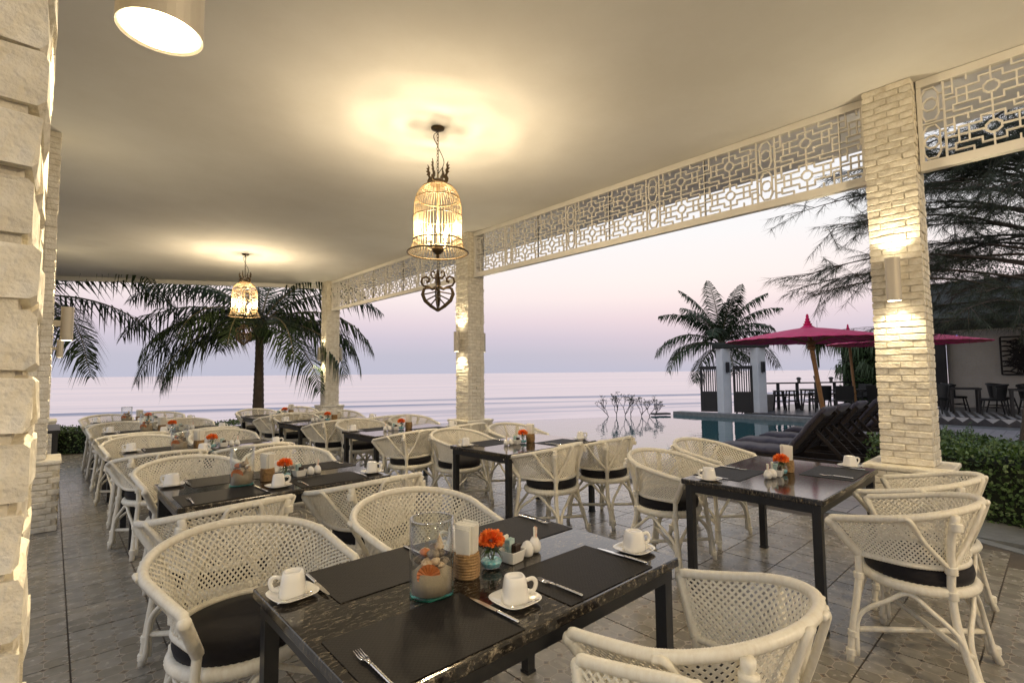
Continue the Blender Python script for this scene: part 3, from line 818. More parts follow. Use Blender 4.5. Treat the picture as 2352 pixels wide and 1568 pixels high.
def make_chair():
    t = empty('rattan_chair', (0, 0, 0))
    # rim
    P = [shell(i/240, 1.0) for i in range(241)]
    P = [P[0]+V(0, .012, -.018)]+P+[P[-1]+V(0, .012, -.018)]
    pts, rad = wrapped(P, .0172, .008, .04); b_ = MB(); b_.tube(pts, rad, 10); b_.build('rim', 'rattan_paint', t, smooth=True)
    # open cane weave: two sets of diagonal strands passing over and under, plus level strands
    w_ = MB(); NV = 10; du = .0288/TOPL
    def strand(fn, n_, ra, rb_):
        k0 = len(w_.v); pr_ = [fn(i/n_) for i in range(n_+1)]
        for i, p in enumerate(pr_):
            d_ = (pr_[min(i+1, n_)]-pr_[max(i-1, 0)]).normalized(); nrm = V(p.x, p.y+.02, 0).normalized(); sd_ = d_.cross(nrm).normalized(); nrm = sd_.cross(d_)
            for (a, c) in ((-1, -1), (1, -1), (1, 1), (-1, 1)): w_.v.append(tuple(p+sd_*(a*ra)+nrm*(c*rb_)))
        for i in range(n_):
            for q in range(4): w_.f.append((k0+i*4+q, k0+i*4+(q+1) % 4, k0+(i+1)*4+(q+1) % 4, k0+(i+1)*4+q))
    span = NV*du
    nst = int((1+span)/du)
    for s_ in (1, -1):
        for k in range(nst+1):
            ua = k*du-(span if s_ > 0 else 0)
            def fn(q, ua=ua, s_=s_, k=k):
                v_ = .02+.95*q; u_ = ua+s_*span*q
                u_ = min(1, max(0, u_))
                return shell(u_, v_, .0022*math.cos(pi*(2*NV*q+k))*s_)
            # clip strands at the ends
            q0, q1 = 0.0, 1.0
            if s_ > 0:
                if ua < 0: q0 = -ua/span
                if ua+span > 1: q1 = (1-ua)/span
            else:
                if ua > 1: q0 = (ua-1)/span
                if ua-span < 0: q1 = ua/span
            if q1-q0 < .04: continue
            strand(lambda q, a=q0, c=q1, fn=fn: fn(a+(c-a)*q), max(3, int(22*(q1-q0))), .0038, .0016)
    w_.build('cane_weave', 'rattan_cane', t, kind='stuff')
    lo = [shell(i/120, .0) for i in range(121)]
    pts, rad = wrapped(lo, .013, .012); b_ = MB(); b_.tube(pts, rad, 7); b_.build('lower_rim', 'rattan_paint', t, smooth=True)
    # front posts and legs
    for s_ in (-1, 1):
        tip = shell(0 if s_ < 0 else 1, 1.0)+V(0, .012, -.02); low = shell(0 if s_ < 0 else 1, 0.0)+V(0, .004, 0)
        pts, rad = wrapped([tip, tip.lerp(low, .5), low], .021); b_ = MB(); b_.tube(pts, rad, 8); b_.ball(tip, .0225, 10, 7); b_.build('front_post', 'rattan_paint', t, smooth=True)
        b_ = MB(); b_.tube(catmull([low+V(0, 0, .02), V(s_*.252, .172, .40), V(s_*.275, .198, .18), V(s_*.292, .215, 0)], 5), [.0172]*16, 8); leg = b_.build('leg', 'rattan_paint', t, smooth=True)
        for zc in (.43, .14, .05):
            pp = V(s_*lerp(.292, .25, min(1, zc/.42)), lerp(.215, .17, min(1, zc/.42)), zc)
            pts, rad = wrapped([pp+V(0, 0, -.016), pp+V(0, 0, .016)], .0235, .008); b_ = MB(); b_.tube(pts, rad, 8); b_.build('binding', 'rattan_paint', leg, smooth=True)
    backs = {}
    for s_, uu in ((-1, .335), (1, .665)):
        top = shell(uu, .97, .030); mid = shell(uu, .45, .030); jn = shell(uu, .0, .030); foot = V(s_*.235, -.285, 0)
        seat = V(jn.x*.98, jn.y*.98, .42)
        b_ = MB(); pth = catmull([top, mid, jn, seat, V(lerp(seat.x, foot.x, .4), lerp(seat.y, foot.y, .25), .24), foot], 5)
        b_.tube(pth, [.0182]*len(pth), 8); leg = b_.build('leg', 'rattan_paint', t, smooth=True); backs[s_] = (jn, foot, seat)
        for zc, cp in ((0, jn), (1, seat), (2, foot.lerp(seat, .16)), (3, top-V(0, 0, .05))):
            pts, rad = wrapped([cp+V(0, 0, -.018), cp+V(0, 0, .018)], .0255, .008); b_ = MB(); b_.tube(pts, rad, 8); b_.build('binding', 'rattan_paint', leg, smooth=True)
        for du_ in (-.115, .115):
            e_ = shell(uu+du_, .96, .024); mm = shell(uu+du_*.72, .5, .03)
            b_ = MB(); b_.tube(catmull([jn+V(0, 0, .0), mm, e_, shell(uu+du_*1.22, .985, .015)], 5), .0115, 7); b_.build('strut', 'rattan_paint', t, smooth=True)
    # seat ring, cushion
    P = [(.238*math.cos(2*pi*i/120), .222*math.sin(2*pi*i/120)-.02, .425) for i in range(120)]
    b_ = MB(); b_.tube(P, [.0265*(1+(.05 if i % 2 else -.05)) for i in range(120)], 8, closed=True); b_.build('seat_ring', 'rattan_paint', t, smooth=True)
    b_ = MB(); b_.lathe([(.002, .435), (.20, .435), (.236, .45), (.244, .48), (.238, .512), (.215, .528), (.12, .534), (.002, .535)], 36, (0, -.02, 0)); b_.v = [(x, (y+.02)*.93-.02, z) for x, y, z in b_.v]; b_.build('cushion', 'cushion', t, smooth=True)
    # arched braces between neighbouring legs, crossed stretchers
    F = {'fl': (V(-.277, .20, .16), V(-.288, .212, .04)), 'fr': (V(.277, .20, .16), V(.288, .212, .04)),
         'bl': (backs[-1][1].lerp(backs[-1][2], .36), backs[-1][1].lerp(backs[-1][2], .08)), 'br': (backs[1][1].lerp(backs[1][2], .36), backs[1][1].lerp(backs[1][2], .08))}
    for a, c in (('fl', 'fr'), ('bl', 'br'), ('fl', 'bl'), ('fr', 'br')):
        A, C = F[a][1], F[c][1]; dirn = (C-A).normalized(); out_ = V((A.x+C.x)/2, (A.y+C.y)/2+.02, 0)*.0
        A2, C2 = F[a][0]+dirn*.03, F[c][0]-dirn*.03; m_ = (A+C)/2
        a0, c0 = A+dirn*.028, C-dirn*.028
        rim_dir = V(m_.x, m_.y+.02, 0).normalized(); tpt = V(rim_dir.x*.235, rim_dir.y*.215-.02, .393)
        b_ = MB(); b_.tube(catmull([a0, A2+V(0, 0, .02)+(tpt-m_)*.15, V(lerp(A2.x, tpt.x, .62), lerp(A2.y, tpt.y, .62), .345), tpt, V(lerp(C2.x, tpt.x, .62), lerp(C2.y, tpt.y, .62), .345), C2+V(0, 0, .02)+(tpt-m_)*.15, c0], 5), .0115, 7); b_.build('arched_brace', 'rattan_paint', t, smooth=True)
    for a, c, dz in (('fl', 'br', 0), ('fr', 'bl', .026)):
        A, C = F[a][0]+V(0, 0, dz), F[c][0]+V(0, 0, dz); b_ = MB(); b_.tube([A, (A+C)/2, C], .0135, 8); b_.build('stretcher', 'rattan_paint', t, smooth=True)
    return t
CH0 = make_chair(); CH_USED = [False]
def chair(x, y, rz, label):
    if not CH_USED[0]:
        CH_USED[0] = True; CH0.location = (x, y, 0); CH0.rotation_euler = (0, 0, rz); tag(CH0, label, 'chair', 'white rattan chairs at the dining tables'); return CH0
    return dup(CH0, (x, y, 0), rz, label, 'white rattan chairs at the dining tables')

# ------------------------------------------------------------------ table and tableware prototypes
TW, TD, TZ = 1.31, .86, .75
def make_table():
    t = empty('dining_table')
    b_ = MB(); b_.box(-TW/2, TW/2, -TD/2, TD/2, TZ-.035, TZ); bevel(b_.build('granite_top', 'granite', t), .006, 3)
    b_ = MB(); i = .02
    for (x0, x1, y0, y1) in ((-TW/2+i, TW/2-i, -TD/2+i, -TD/2+i+.04), (-TW/2+i, TW/2-i, TD/2-i-.04, TD/2-i), (-TW/2+i, -TW/2+i+.04, -TD/2+i+.041, TD/2-i-.041), (TW/2-i-.04, TW/2-i, -TD/2+i+.041, TD/2-i-.041)):
        b_.box(x0, x1, y0, y1, TZ-.085, TZ-.036)
    b_.build('apron_frame', 'black_metal', t)
    for sx in (-1, 1):
        for sy in (-1, 1):
            cx, cy_ = sx*(TW/2-.045), sy*(TD/2-.045); q = .0235
            b_ = MB(); b_.box(cx-q, cx+q, cy_-q, cy_+q, .012, TZ-.084); b_.box(cx-q-.004, cx+q+.004, cy_-q-.004, cy_+q+.004, .0015, .013); b_.build('leg', 'black_metal', t)
    return t
def proto_cup():
    b_ = MB(); b_.lathe([(.040, .0), (.0425, .003), (.041, .02), (.037, .05), (.033, .072), (.029, .0765), (.024, .0768), (.0225, .074), (.002, .0738)], 28, sq=3.2)
    t = empty('cup'); b_.build('cup_body', 'cup_white', t, smooth=True)
    h = MB(); h.tube(catmull([(.036, 0, .058), (.058, 0, .062), (.069, 0, .048), (.062, 0, .026), (.040, 0, .018)], 6), .0048, 8, flat=1.5); h.build('handle', 'cup_white', t, smooth=True)
    return t
def proto_saucer():
    b_ = MB(); b_.lathe([(.035, .0), (.038, .0), (.05, .004), (.070, .012), (.0745, .0165), (.0735, .0175), (.066, .0145), (.048, .007), (.002, .006)], 36, sq=3.4)
    return b_.mesh('saucer', 'cup_white', True)
def proto_spoon():
    b_ = MB(); b_.tube([(-.055, 0, 0), (-.01, 0, .001), (.03, 0, .001)], [.0028, .0022, .0018], 6, flat=.6); b_.ball((.046, 0, .001), .016, 10, 6, (1, .62, .22))
    return b_.mesh('teaspoon', 'steel', True)
def proto_knife():
    t = empty('knife'); b_ = MB(); pts, rad = wrapped([(0, -.115, .006), (0, -.02, .006)], .0056, .014, .12); b_.tube(pts, rad, 8); b_.build('handle', 'steel', t, smooth=True)
    b_ = MB(); o2 = [(-.004, -.02), (.006, -.02), (.0095, -.012), (.0105, .03), (.009, .075), (.003, .108), (-.001, .113), (-.004, .105), (-.006, .05), (-.0055, 0)]
    b_.poly(o2, .0045, .0065); b_.build('blade', 'steel', t); return t
def proto_fork():
    t = empty('fork'); b_ = MB(); pts, rad = wrapped([(0, -.115, .0055), (0, .0, .0065)], .0052, .014, .12); b_.tube(pts, rad, 8); b_.build('handle', 'steel', t, smooth=True)
    b_ = MB(); b_.tube([(0, 0, .0065), (0, .018, .008), (0, .035, .0055)], [.0045, .006, .0125], 8, flat=.22)
    for k in range(4):
        x = (k-1.5)*.0062; b_.tube([(x, .032, .0055), (x, .055, .0035), (x, .085, .0075)], [.0023, .002, .0011], 6, flat=.7)
    b_.build('tines', 'steel', t, smooth=True); return t
def proto_mat():
    b_ = MB(); b_.box(-.23, .23, -.162, .162, 0, .0022); return b_.mesh('placemat', 'placemat')
def proto_vase(seed):
    rnd = random.Random(seed); t = empty('shell_vase'); r_ = .0725; h = .245
    b_ = MB(); b_.lathe([(r_, .012), (r_+.001, .10), (r_, h), (r_-.004, h), (r_-.005, .10), (r_-.005, .012)], 40); b_.f = b_.f[:-2]; b_.build('glass_cylinder', 'glass', t, smooth=True)
    rim_ = MB(); rim_.tube([((r_-.002)*math.cos(2*pi*i/40), (r_-.002)*math.sin(2*pi*i/40), h) for i in range(40)], .0028, 6, closed=True); rim_.build('glass_rim', 'glass_edge', t, smooth=True)
    b_ = MB(); b_.lathe([(.002, .0), (r_-.003, .0), (r_, .003), (r_, .011), (.002, .011)], 40); b_.build('glass_base', 'glass_green', t, smooth=True)
    b_ = MB(); k0 = 0; n_ = 32; prof = [(.002, .0115), (r_-.0065, .0115), (r_-.0065, .078), (.03, .095), (.002, .085)]
    b_.lathe(prof, n_); b_.v = [(x, y, z+(.010*math.sin(3*math.atan2(y, x)+seed) if z > .07 else 0)) for x, y, z in b_.v]; b_.build('sand', 'sand', t, smooth=True)
    for k in range(9):
        a = 2*pi*k/9+rnd.uniform(-.2, .2); rr = .042; q = rnd.uniform(.011, .021); c = (rr*math.cos(a), rr*math.sin(a), .098+rnd.uniform(0, .02))
        s_ = MB(); s_.ball(c, q, 9, 7, (1, rnd.uniform(.6,1), .7), .2); s_.build('shell', rnd.choice(['shell_cream', 'shell_cream', 'shell_dark']), t, smooth=True)
    for k in range(5):
        a = 2*pi*k/5+rnd.uniform(-.3, .3); rr = .026; c = (rr*math.cos(a), rr*math.sin(a), .126+rnd.uniform(0, .015)); s_ = MB()
        if k == 0: s_.lathe([(.002, 0), (.015, .004), (.017, .012), (.012, .016), (.0125, .022), (.008, .027), (.0085, .033), (.004, .04), (.001, .055)], 12, c)
        else: s_.ball(c, rnd.uniform(.018, .024), 10, 7, (1, .8, .7), .16)
        s_.build('shell', ['shell_cream', 'shell_dark', 'shell_cream', 'shell_orange', 'shell_dark'][k], t, smooth=True)
    s_ = MB(); cc = (-.012, -.0455, .095)
    hub = V(cc[0], cc[1]-.004, cc[2]-.024); fan = []
    for i in range(25):
        a = math.radians(-115+230*i/24); q = .048 if abs(a) < 1.9 else .03; q *= .6+.4*math.cos(a*.55)
        fan.append(V(hub.x+q*math.sin(a)*.9, hub.y-(.004 if i % 2 else .0)-.010+.022*(1-math.cos(a*.6)), hub.z+q*math.cos(a)*.95))
    k0 = len(s_.v); s_.v += [tuple(hub), tuple(hub+V(0, .012, .012))]+[tuple(p) for p in fan]
    for i in range(24): s_.f += [(k0, k0+2+i, k0+3+i), (k0+1, k0+3+i, k0+2+i)]
    s_.build('scallop', 'shell_orange', t)
    return t
def proto_napkins():
    t = empty('napkin_basket'); prof = []
    for i in range(19):
        z = .088*i/18; prof.append((.043+.0045*math.sin(pi*z/.088)+(.0016 if i % 2 else -.0012), z))
    b_ = MB(); b_.lathe(prof+[(.038, .088), (.036, .03), (.002, .03)], 32); b_.build('basket', 'wicker', t, smooth=False)
    for k in range(10):
        x = -.030+.0066*k; ln = .034 if 1 < k < 8 else .024
        b_ = MB(); tz = .178+random.uniform(-.008, .010)
        b_.quad_box([(x-.0026, -ln, .035), (x+.0026, -ln, .035), (x+.0026, ln, .035), (x-.0026, ln, .035), (x-.0028+(x*.25), -ln-.004, tz), (x+.0028+(x*.25), -ln-.004, tz), (x+.0028+(x*.25), ln+.004, tz+.006), (x-.0028+(x*.25), ln+.004, tz+.006)])
        b_.build('napkin', 'paper', t)
    return t
def proto_flower(seed=1):
    rnd = random.Random(seed); t = empty('flower_bowl')
    b_ = MB(); b_.lathe([(.018, .0), (.034, .006), (.043, .026), (.043, .042), (.034, .060), (.028, .068), (.031, .074)], 28); b_.f = b_.f[:-1]; b_.build('glass_bowl', 'glass', t, smooth=True)
    b_ = MB(); b_.lathe([(.002, .004), (.032, .008), (.0405, .025), (.037, .030), (.002, .033)], 24); b_.v = [(x, y, z+rnd.uniform(-.002, .002)) for x, y, z in b_.v]; b_.build('beads', 'beads', t)
    b_ = MB()
    for k in range(7): b_.tube(catmull([(rnd.uniform(-.012, .012), rnd.uniform(-.012, .012), .025), (rnd.uniform(-.018, .018), rnd.uniform(-.018, .018), .06), (rnd.uniform(-.01, .01), rnd.uniform(-.01, .01), .09)], 3), .002, 5)
    b_.build('stem', 'leaf_green', t)
    b_ = MB(); c0 = V(0, 0, .102)
    for k in range(230):
        f_ = k/230; th = math.acos(1-1.35*f_); ph = k*2.39996; d_ = V(math.sin(th)*math.cos(ph), math.sin(th)*math.sin(ph), math.cos(th)*.75)
        r_ = .050*rnd.uniform(.85, 1.12); tip = c0+d_*r_; base = c0+d_*.014; sd_ = d_.orthogonal().normalized()*.007; sd_ = Matrix.Rotation(rnd.uniform(0, 6), 3, d_) @ sd_
        m_ = base.lerp(tip, .75); b_.face([base, m_+sd_, tip+sd_*.7+V(0, 0, rnd.uniform(-.003, .003)), tip-sd_*.7, m_-sd_])
    b_.build('blossom', 'flower_orange', t)
    b_ = MB()
    for k in range(26):
        a = rnd.uniform(0, 2*pi); r1 = rnd.uniform(.035, .07); z1 = rnd.uniform(.045, .085); p0 = V(0, 0, .075); p1 = V(r1*math.cos(a), r1*math.sin(a), z1); sd_ = V(-math.sin(a), math.cos(a), 0)*.0035; m_ = p0.lerp(p1, .6)+V(0, 0, .008)
        b_.face([p0, m_+sd_, p1, m_-sd_])
    b_.build('leaf', 'leaf_green', t, kind='stuff')
    return t
def proto_sugar():
    t = empty('sugar_bowl'); b_ = MB()
    b_.lathe([(.030, 0), (.0335, .003), (.043, .046), (.0415, .048), (.039, .046), (.033, .012), (.002, .012)], 24, sq=9); bevel(b_.build('bowl', 'cup_white', t, smooth=False), .002)
    def pk(n, x0, z1, matn, dy):
        for k in range(n):
            b_ = MB(); y = dy+(k-(n-1)/2)*.0052+random.uniform(-.001, .001); tl = random.uniform(-.004, .004)
            b_.quad_box([(x0-.0145, y-.0016, .016), (x0+.0145, y-.0016, .016), (x0+.0145, y+.0016, .016), (x0-.0145, y+.0016, .016), (x0-.0145+tl, y-.0016+tl, z1), (x0+.0145+tl, y-.0016+tl, z1+.002), (x0+.0145+tl, y+.0016+tl, z1+.002), (x0-.0145+tl, y+.0016+tl, z1)])
            b_.build('packet', matn, t)
    pk(5, -.004, .084, 'sugar_blue', .008); pk(2, -.008, .094, 'paper', .027); pk(5, .004, .066, 'coffee_brown', -.018)
    return t
def proto_salt():
    b_ = MB(); b_.lathe([(.014, 0), (.0225, .006), (.0265, .022), (.0245, .038), (.0165, .053), (.007, .060), (.001, .061)], 22); return b_.mesh('salt_shaker', 'cup_white', True)
def proto_pick():
    t = empty('toothpick_jar'); b_ = MB(); b_.lathe([(.014, 0), (.0225, .006), (.0265, .022), (.0235, .040), (.0155, .054), (.012, .060), (.011, .060), (.012, .05), (.002, .04)], 22); b_.build('jar', 'cup_white', t, smooth=True)
    for k in range(6):
        b_ = MB(); x, y = random.uniform(-.006, .006), random.uniform(-.006, .006); b_.quad_box([(x-.0035, y-.0012, .045), (x+.0035, y-.0012, .045), (x+.0035, y+.0012, .045), (x-.0035, y+.0012, .045), (x*1.5-.0035, y*1.5-.0012, .098), (x*1.5+.0035, y*1.5-.0012, .10), (x*1.5+.0035, y*1.5+.0012, .10), (x*1.5-.0035, y*1.5+.0012, .098)])
        b_.build('toothpick_sachet', 'paper_print' if k % 2 else 'paper', t)
    return t
PR = dict(table=make_table(), cup=proto_cup(), knife=proto_knife(), fork=proto_fork(), vase=proto_vase(3), vase2=proto_vase(8), napkins=proto_napkins(), flower=proto_flower(), sugar=proto_sugar(), pick=proto_pick())
PM = dict(saucer=proto_saucer(), spoon=proto_spoon(), mat=proto_mat(), salt=proto_salt())
USED = set()
CATS = dict(table='table', cup='cup', knife='knife', fork='fork', vase='vase', vase2='vase', napkins='napkin holder', flower='flowers', sugar='sugar bowl', pick='toothpick jar', saucer='saucer', spoon='teaspoon', mat='placemat', salt='shaker')
GRP = dict(table='dark granite dining tables', cup='upturned white cups', knife='table knives', fork='table forks', vase='glass vases of shells', vase2='glass vases of shells', napkins='napkin baskets', flower='little flower bowls', sugar='sugar bowls', pick='toothpick jars', saucer='white saucers', spoon='teaspoons', mat='black placemats', salt='salt shakers')
NM = dict(saucer='saucer', spoon='teaspoon', mat='placemat', salt='salt_shaker')
def place(kind, loc, rz, label):
    if kind in PM:
        o = obj(NM[kind], PM[kind], None, loc, rz); return tag(o, label, CATS[kind], GRP[kind])
    p = PR[kind]
    if kind not in USED:
        USED.add(kind); p.location = loc; p.rotation_euler = (0, 0, rz); return tag(p, label, CATS[kind], GRP[kind])
    o = dup(p, loc, rz, label, GRP[kind]); o['category'] = CATS[kind]; return o
def dining(cx, cy_, rz, where, seats, chairs, vase=True, items_dx=0.0, flip=False, far=0):
    """where: phrase that names the table. seats: subset of NL NR FL FR. chairs: (dx,dy,rot,phrase)"""
    ca, sa = math.cos(rz), math.sin(rz)
    def W_(x, y, z): return (cx+x*ca-y*sa, cy_+x*sa+y*ca, z)
    place('table', (cx, cy_, 0), rz, 'dark granite table on black legs, '+where)
    tz = TZ+.0008
    side = {'NL': 'near left seat', 'NR': 'near right seat', 'FL': 'far left seat', 'FR': 'far right seat'}
    for s_ in seats:
        near = s_[0] == 'N'; a = 0 if near else pi
        # centre of the mat as seen in the table's own frame (near seats look to +y)
        mx_ = {'NL': -.395, 'NR': .265, 'FR': .41, 'FL': -.255}[s_]; my_ = -.25 if near else .268
        sgn = 1 if near else -1; ph = side[s_]+', '+where; j = lambda q: random.uniform(-q, q)
        place('mat', W_(mx_, my_, tz), rz+a+j(.02), 'black woven placemat, '+ph)
        place('fork', W_(mx_-sgn*(.175+j(.012)), my_-sgn*.035, tz+.0022), rz+a+j(.06), 'steel fork on the placemat, '+ph)
        place('knife', W_(mx_+sgn*(.225+j(.01)), my_-sgn*.02, tz+.0022), rz+a+j(.06), 'steel knife on the placemat edge, '+ph)
        cxx, cyy = mx_+sgn*.322, my_-sgn*.02 if near else my_+.0
        sr = rz+a+j(.3)
        place('saucer', W_(cxx, cyy, tz), sr, 'white square saucer, '+ph)
        place('cup', W_(cxx, cyy, tz+.0065), sr-.5, 'white upturned cup, '+ph)
        if not far: place('spoon', W_(cxx-.012, cyy-.052*1, tz+.0145), rz+j(.3), 'teaspoon lying on the saucer, '+ph)
    d_ = -1 if flip else 1; x0 = items_dx
    if vase: place('vase' if vase == 1 else 'vase2', W_(x0-.23, -.03, tz), -.55, 'glass cylinder of sand and seashells, '+where)
    place('napkins', W_(x0-.06*d_, 0, tz), rz+.5, 'woven basket of paper napkins, '+where)
    place('flower', W_(x0+.055*d_, 0, tz), rz+cx, 'orange flower in a glass bowl, '+where)
    place('sugar', W_(x0+.155*d_, -.005, tz), rz+.12, 'white sugar bowl with packets, '+where)
    place('salt', W_(x0+.235*d_, -.008, tz), rz, 'white egg shaped salt shaker, '+where)
    place('pick', W_(x0+.29*d_, .005, tz), rz, 'white jar of toothpick sachets, '+where)
    for (x, y, r_, ph) in chairs: chair(x, y, r_, 'white rattan armchair, '+ph+', '+where)
ALL4 = ('NL', 'NR', 'FL', 'FR')
N_, F_ = 0.0, pi
dining(1.19, 1.49, 0, 'front table', ALL4, [(.605, 2.247, F_+.18, 'far left seat'), (1.42, 2.25, F_, 'far right seat'), (1.48, .76, 0, 'near right seat'), (.74, .665, -.04, 'near left seat')], 1)
dining(1.19, 3.77, 0, 'second table of the left row', ALL4, [(.80, 4.52, F_+.05, 'far left seat'), (1.52, 4.50, F_-.04, 'far right seat'), (.70, 3.08, .10, 'near left seat'), (1.57, 3.12, .06, 'near right seat')], 2)
dining(1.17, 5.88, 0, 'third table of the left row', ALL4, [(.74, 6.60, F_+.05, 'far left seat'), (1.5, 6.62, F_, 'far right seat'), (.73, 5.44, .10, 'near left seat'), (1.48, 5.36, .02, 'near right seat')], 1, far=1)
dining(1.16, 8.10, 0, 'fourth table of the left row', ALL4, [(.72, 8.80, F_, 'far left seat'), (1.5, 8.82, F_-.05, 'far right seat'), (.73, 7.42, .08, 'near left seat'), (1.5, 7.45, .1, 'near right seat')], 2, far=1)
dining(1.13, 10.12, 0, 'last table of the left row', ALL4, [(.70, 10.75, F_, 'far left seat'), (1.45, 10.8, F_, 'far right seat'), (.72, 9.38, .05, 'near left seat'), (1.46, 9.4, 0, 'near right seat')], 1, far=1)
DG = ('FL', 'NR')
dining(3.86, 1.385, .012, 'table by the near right column', DG, [(3.60, 2.13, F_+.05, 'far left seat'), (4.45, 2.22, F_-.02, 'far right seat'), (3.34, .588, -.037, 'near left seat'), (4.09, .65, -.02, 'near right seat')], 0, .02, True)
dining(3.68, 3.84, .03, 'second table of the right row', DG, [(3.42, 4.62, F_+.08, 'far left seat'), (4.25, 4.62, F_, 'far right seat'), (3.44, 3.27, .18, 'near left seat'), (4.16, 3.22, .05, 'near right seat')], 0, .02, True)
dining(3.47, 5.95, .03, 'third table of the right row', DG, [(3.25, 6.72, F_+.05, 'far left seat'), (4.08, 6.75, F_, 'far right seat'), (3.14, 5.24, .1, 'near left seat'), (4.0, 5.4, .1, 'near right seat')], 0, .02, True, far=1)
dining(3.30, 7.95, .03, 'fourth table of the right row', DG, [(3.03, 8.62, F_, 'far left seat'), (3.8, 8.65, F_, 'far right seat'), (3.05, 7.25, .1, 'near left seat'), (3.8, 7.3, .1, 'near right seat')], 0, .02, True, far=1)
dining(3.20, 9.65, .03, 'last table of the right row', DG, [(2.87, 10.25, F_, 'far left seat'), (3.65, 10.3, F_, 'far right seat'), (2.88, 9.0, .1, 'near left seat'), (3.6, 9.02, .1, 'near right seat')], 0, .02, True, far=1)
# black console table by the left columns
t = empty('console_table', (-.22, 9.75, 0), 0, 'tall black side table beside the left columns', 'table')
b_ = MB(); b_.box(-.35, .33, -.6, .6, .73, .77); b_.build('top', 'black_metal', t)
for sx in (-.3, .28):
    for sy in (-.54, .54):
        b_ = MB(); b_.box(sx-.03, sx+.03, sy-.03, sy+.03, .002, .729); b_.build('leg', 'black_metal', t)

# ------------------------------------------------------------------ terrace beyond: deck, pool
dk = MB(); dk.poly([(6.12, -8), (19, -8), (17.35, 4.55), (6.12, 4.55)], -.6, -.012)
deck = dk.build('pool_terrace', 'coping'); deck['kind'] = 'structure'
pv = MB(); random.seed(5)
x = 6.14
while x < 16.9:
    y = -1.6
    while y < 4.5:
        if not (y < 1.15 and 5.9 < x < 13.0):
            z = random.uniform(-.002, .001); pv.box(x+.004, x+.196, y+.004, y+.196, -.03, z)
        y += .2
    x += .2
pv.build('paver', 'paver', deck, kind='stuff')
dk = MB(); dk.poly([(6.12, 4.56), (6.85, 4.56), (6.85, 13.6), (6.12, 13.6)], -.6, -.008); o = dk.build('pool_walk', 'paver'); o['kind'] = 'structure'
pw = MB(); pw.face([(6.86, 4.56, -.13), (17.30, 4.56, -.13), (17.05, 9.85, -.13), (10.6, 13.2, -.13), (6.86, 15.1, -.13)])
o = pw.build('pool_water', 'pool_water'); o['kind'] = 'structure'
pf = MB(); pf.beam((6.86, 15.13, -.40), (17.08, 9.87, -.40), .10, .52); o = pf.build('pool_weir', 'pool_wall'); o['kind'] = 'structure'
cpg = MB(); cpg.poly([(17.30, 4.56), (17.75, 4.56), (17.50, 9.75), (17.05, 9.86)], -.6, 0.0); o = cpg.build('pool_coping', 'coping'); o['kind'] = 'structure'
bd = MB(); bd.poly([(17.77, 2.9), (24.5, 2.2), (23.2, 7.9), (17.66, 7.2)], -.6, .05); o = bd.build('bar_deck', 'deck_dark'); o['kind'] = 'structure'

# bare frangipani shrub behind the pool edge
def bare_shrub(loc):
    t = empty('frangipani_shrub', loc, 0, 'leafless branching shrub standing at the pool edge before the sea', 'shrub')
    random.seed(21); br = MB(); lf = MB()
    def grow(p, d_, L, r_, lv):
        m_ = p+d_*L*.5+V(random.uniform(-.03, .03), random.uniform(-.03, .03), random.uniform(-.02, .02)); e_ = p+d_*L
        br.tube([p, m_, e_], [r_, r_*.9, r_*.8], 5)
        if lv == 0:
            for k in range(random.randint(0, 3)):
                q = V(random.uniform(-1, 1), random.uniform(-1, 1), random.uniform(-.2, 1)).normalized()*.10; sd_ = q.orthogonal().normalized()*.018
                lf.face([e_, e_+q*.5+sd_, e_+q, e_+q*.5-sd_])
            return
        for k in range(random.choice((2, 2, 3))):
            a = random.uniform(0, 2*pi); tilt = random.uniform(.35, .85)
            nd = (d_+V(math.cos(a)*tilt, math.sin(a)*tilt, .22)).normalized()
            grow(e_, nd, L*random.uniform(.62, .9), r_*.74, lv-1)
    for k in range(7):
        s_ = (k-3)*.26; grow(V(rt.x*s_, rt.y*s_, -.15)*1.0, V(rt.x*s_*.35+random.uniform(-.2, .2), rt.y*s_*.35+random.uniform(-.2, .2), 1).normalized(), random.uniform(.24, .36), .017, 4 if abs(k-3) < 3 else 3)
    br.build('branches', 'bare_branch', t); lf.build('leaves', 'palm_leaf', t, kind='stuff')
bare_shrub((15.55, 10.62, -.2))

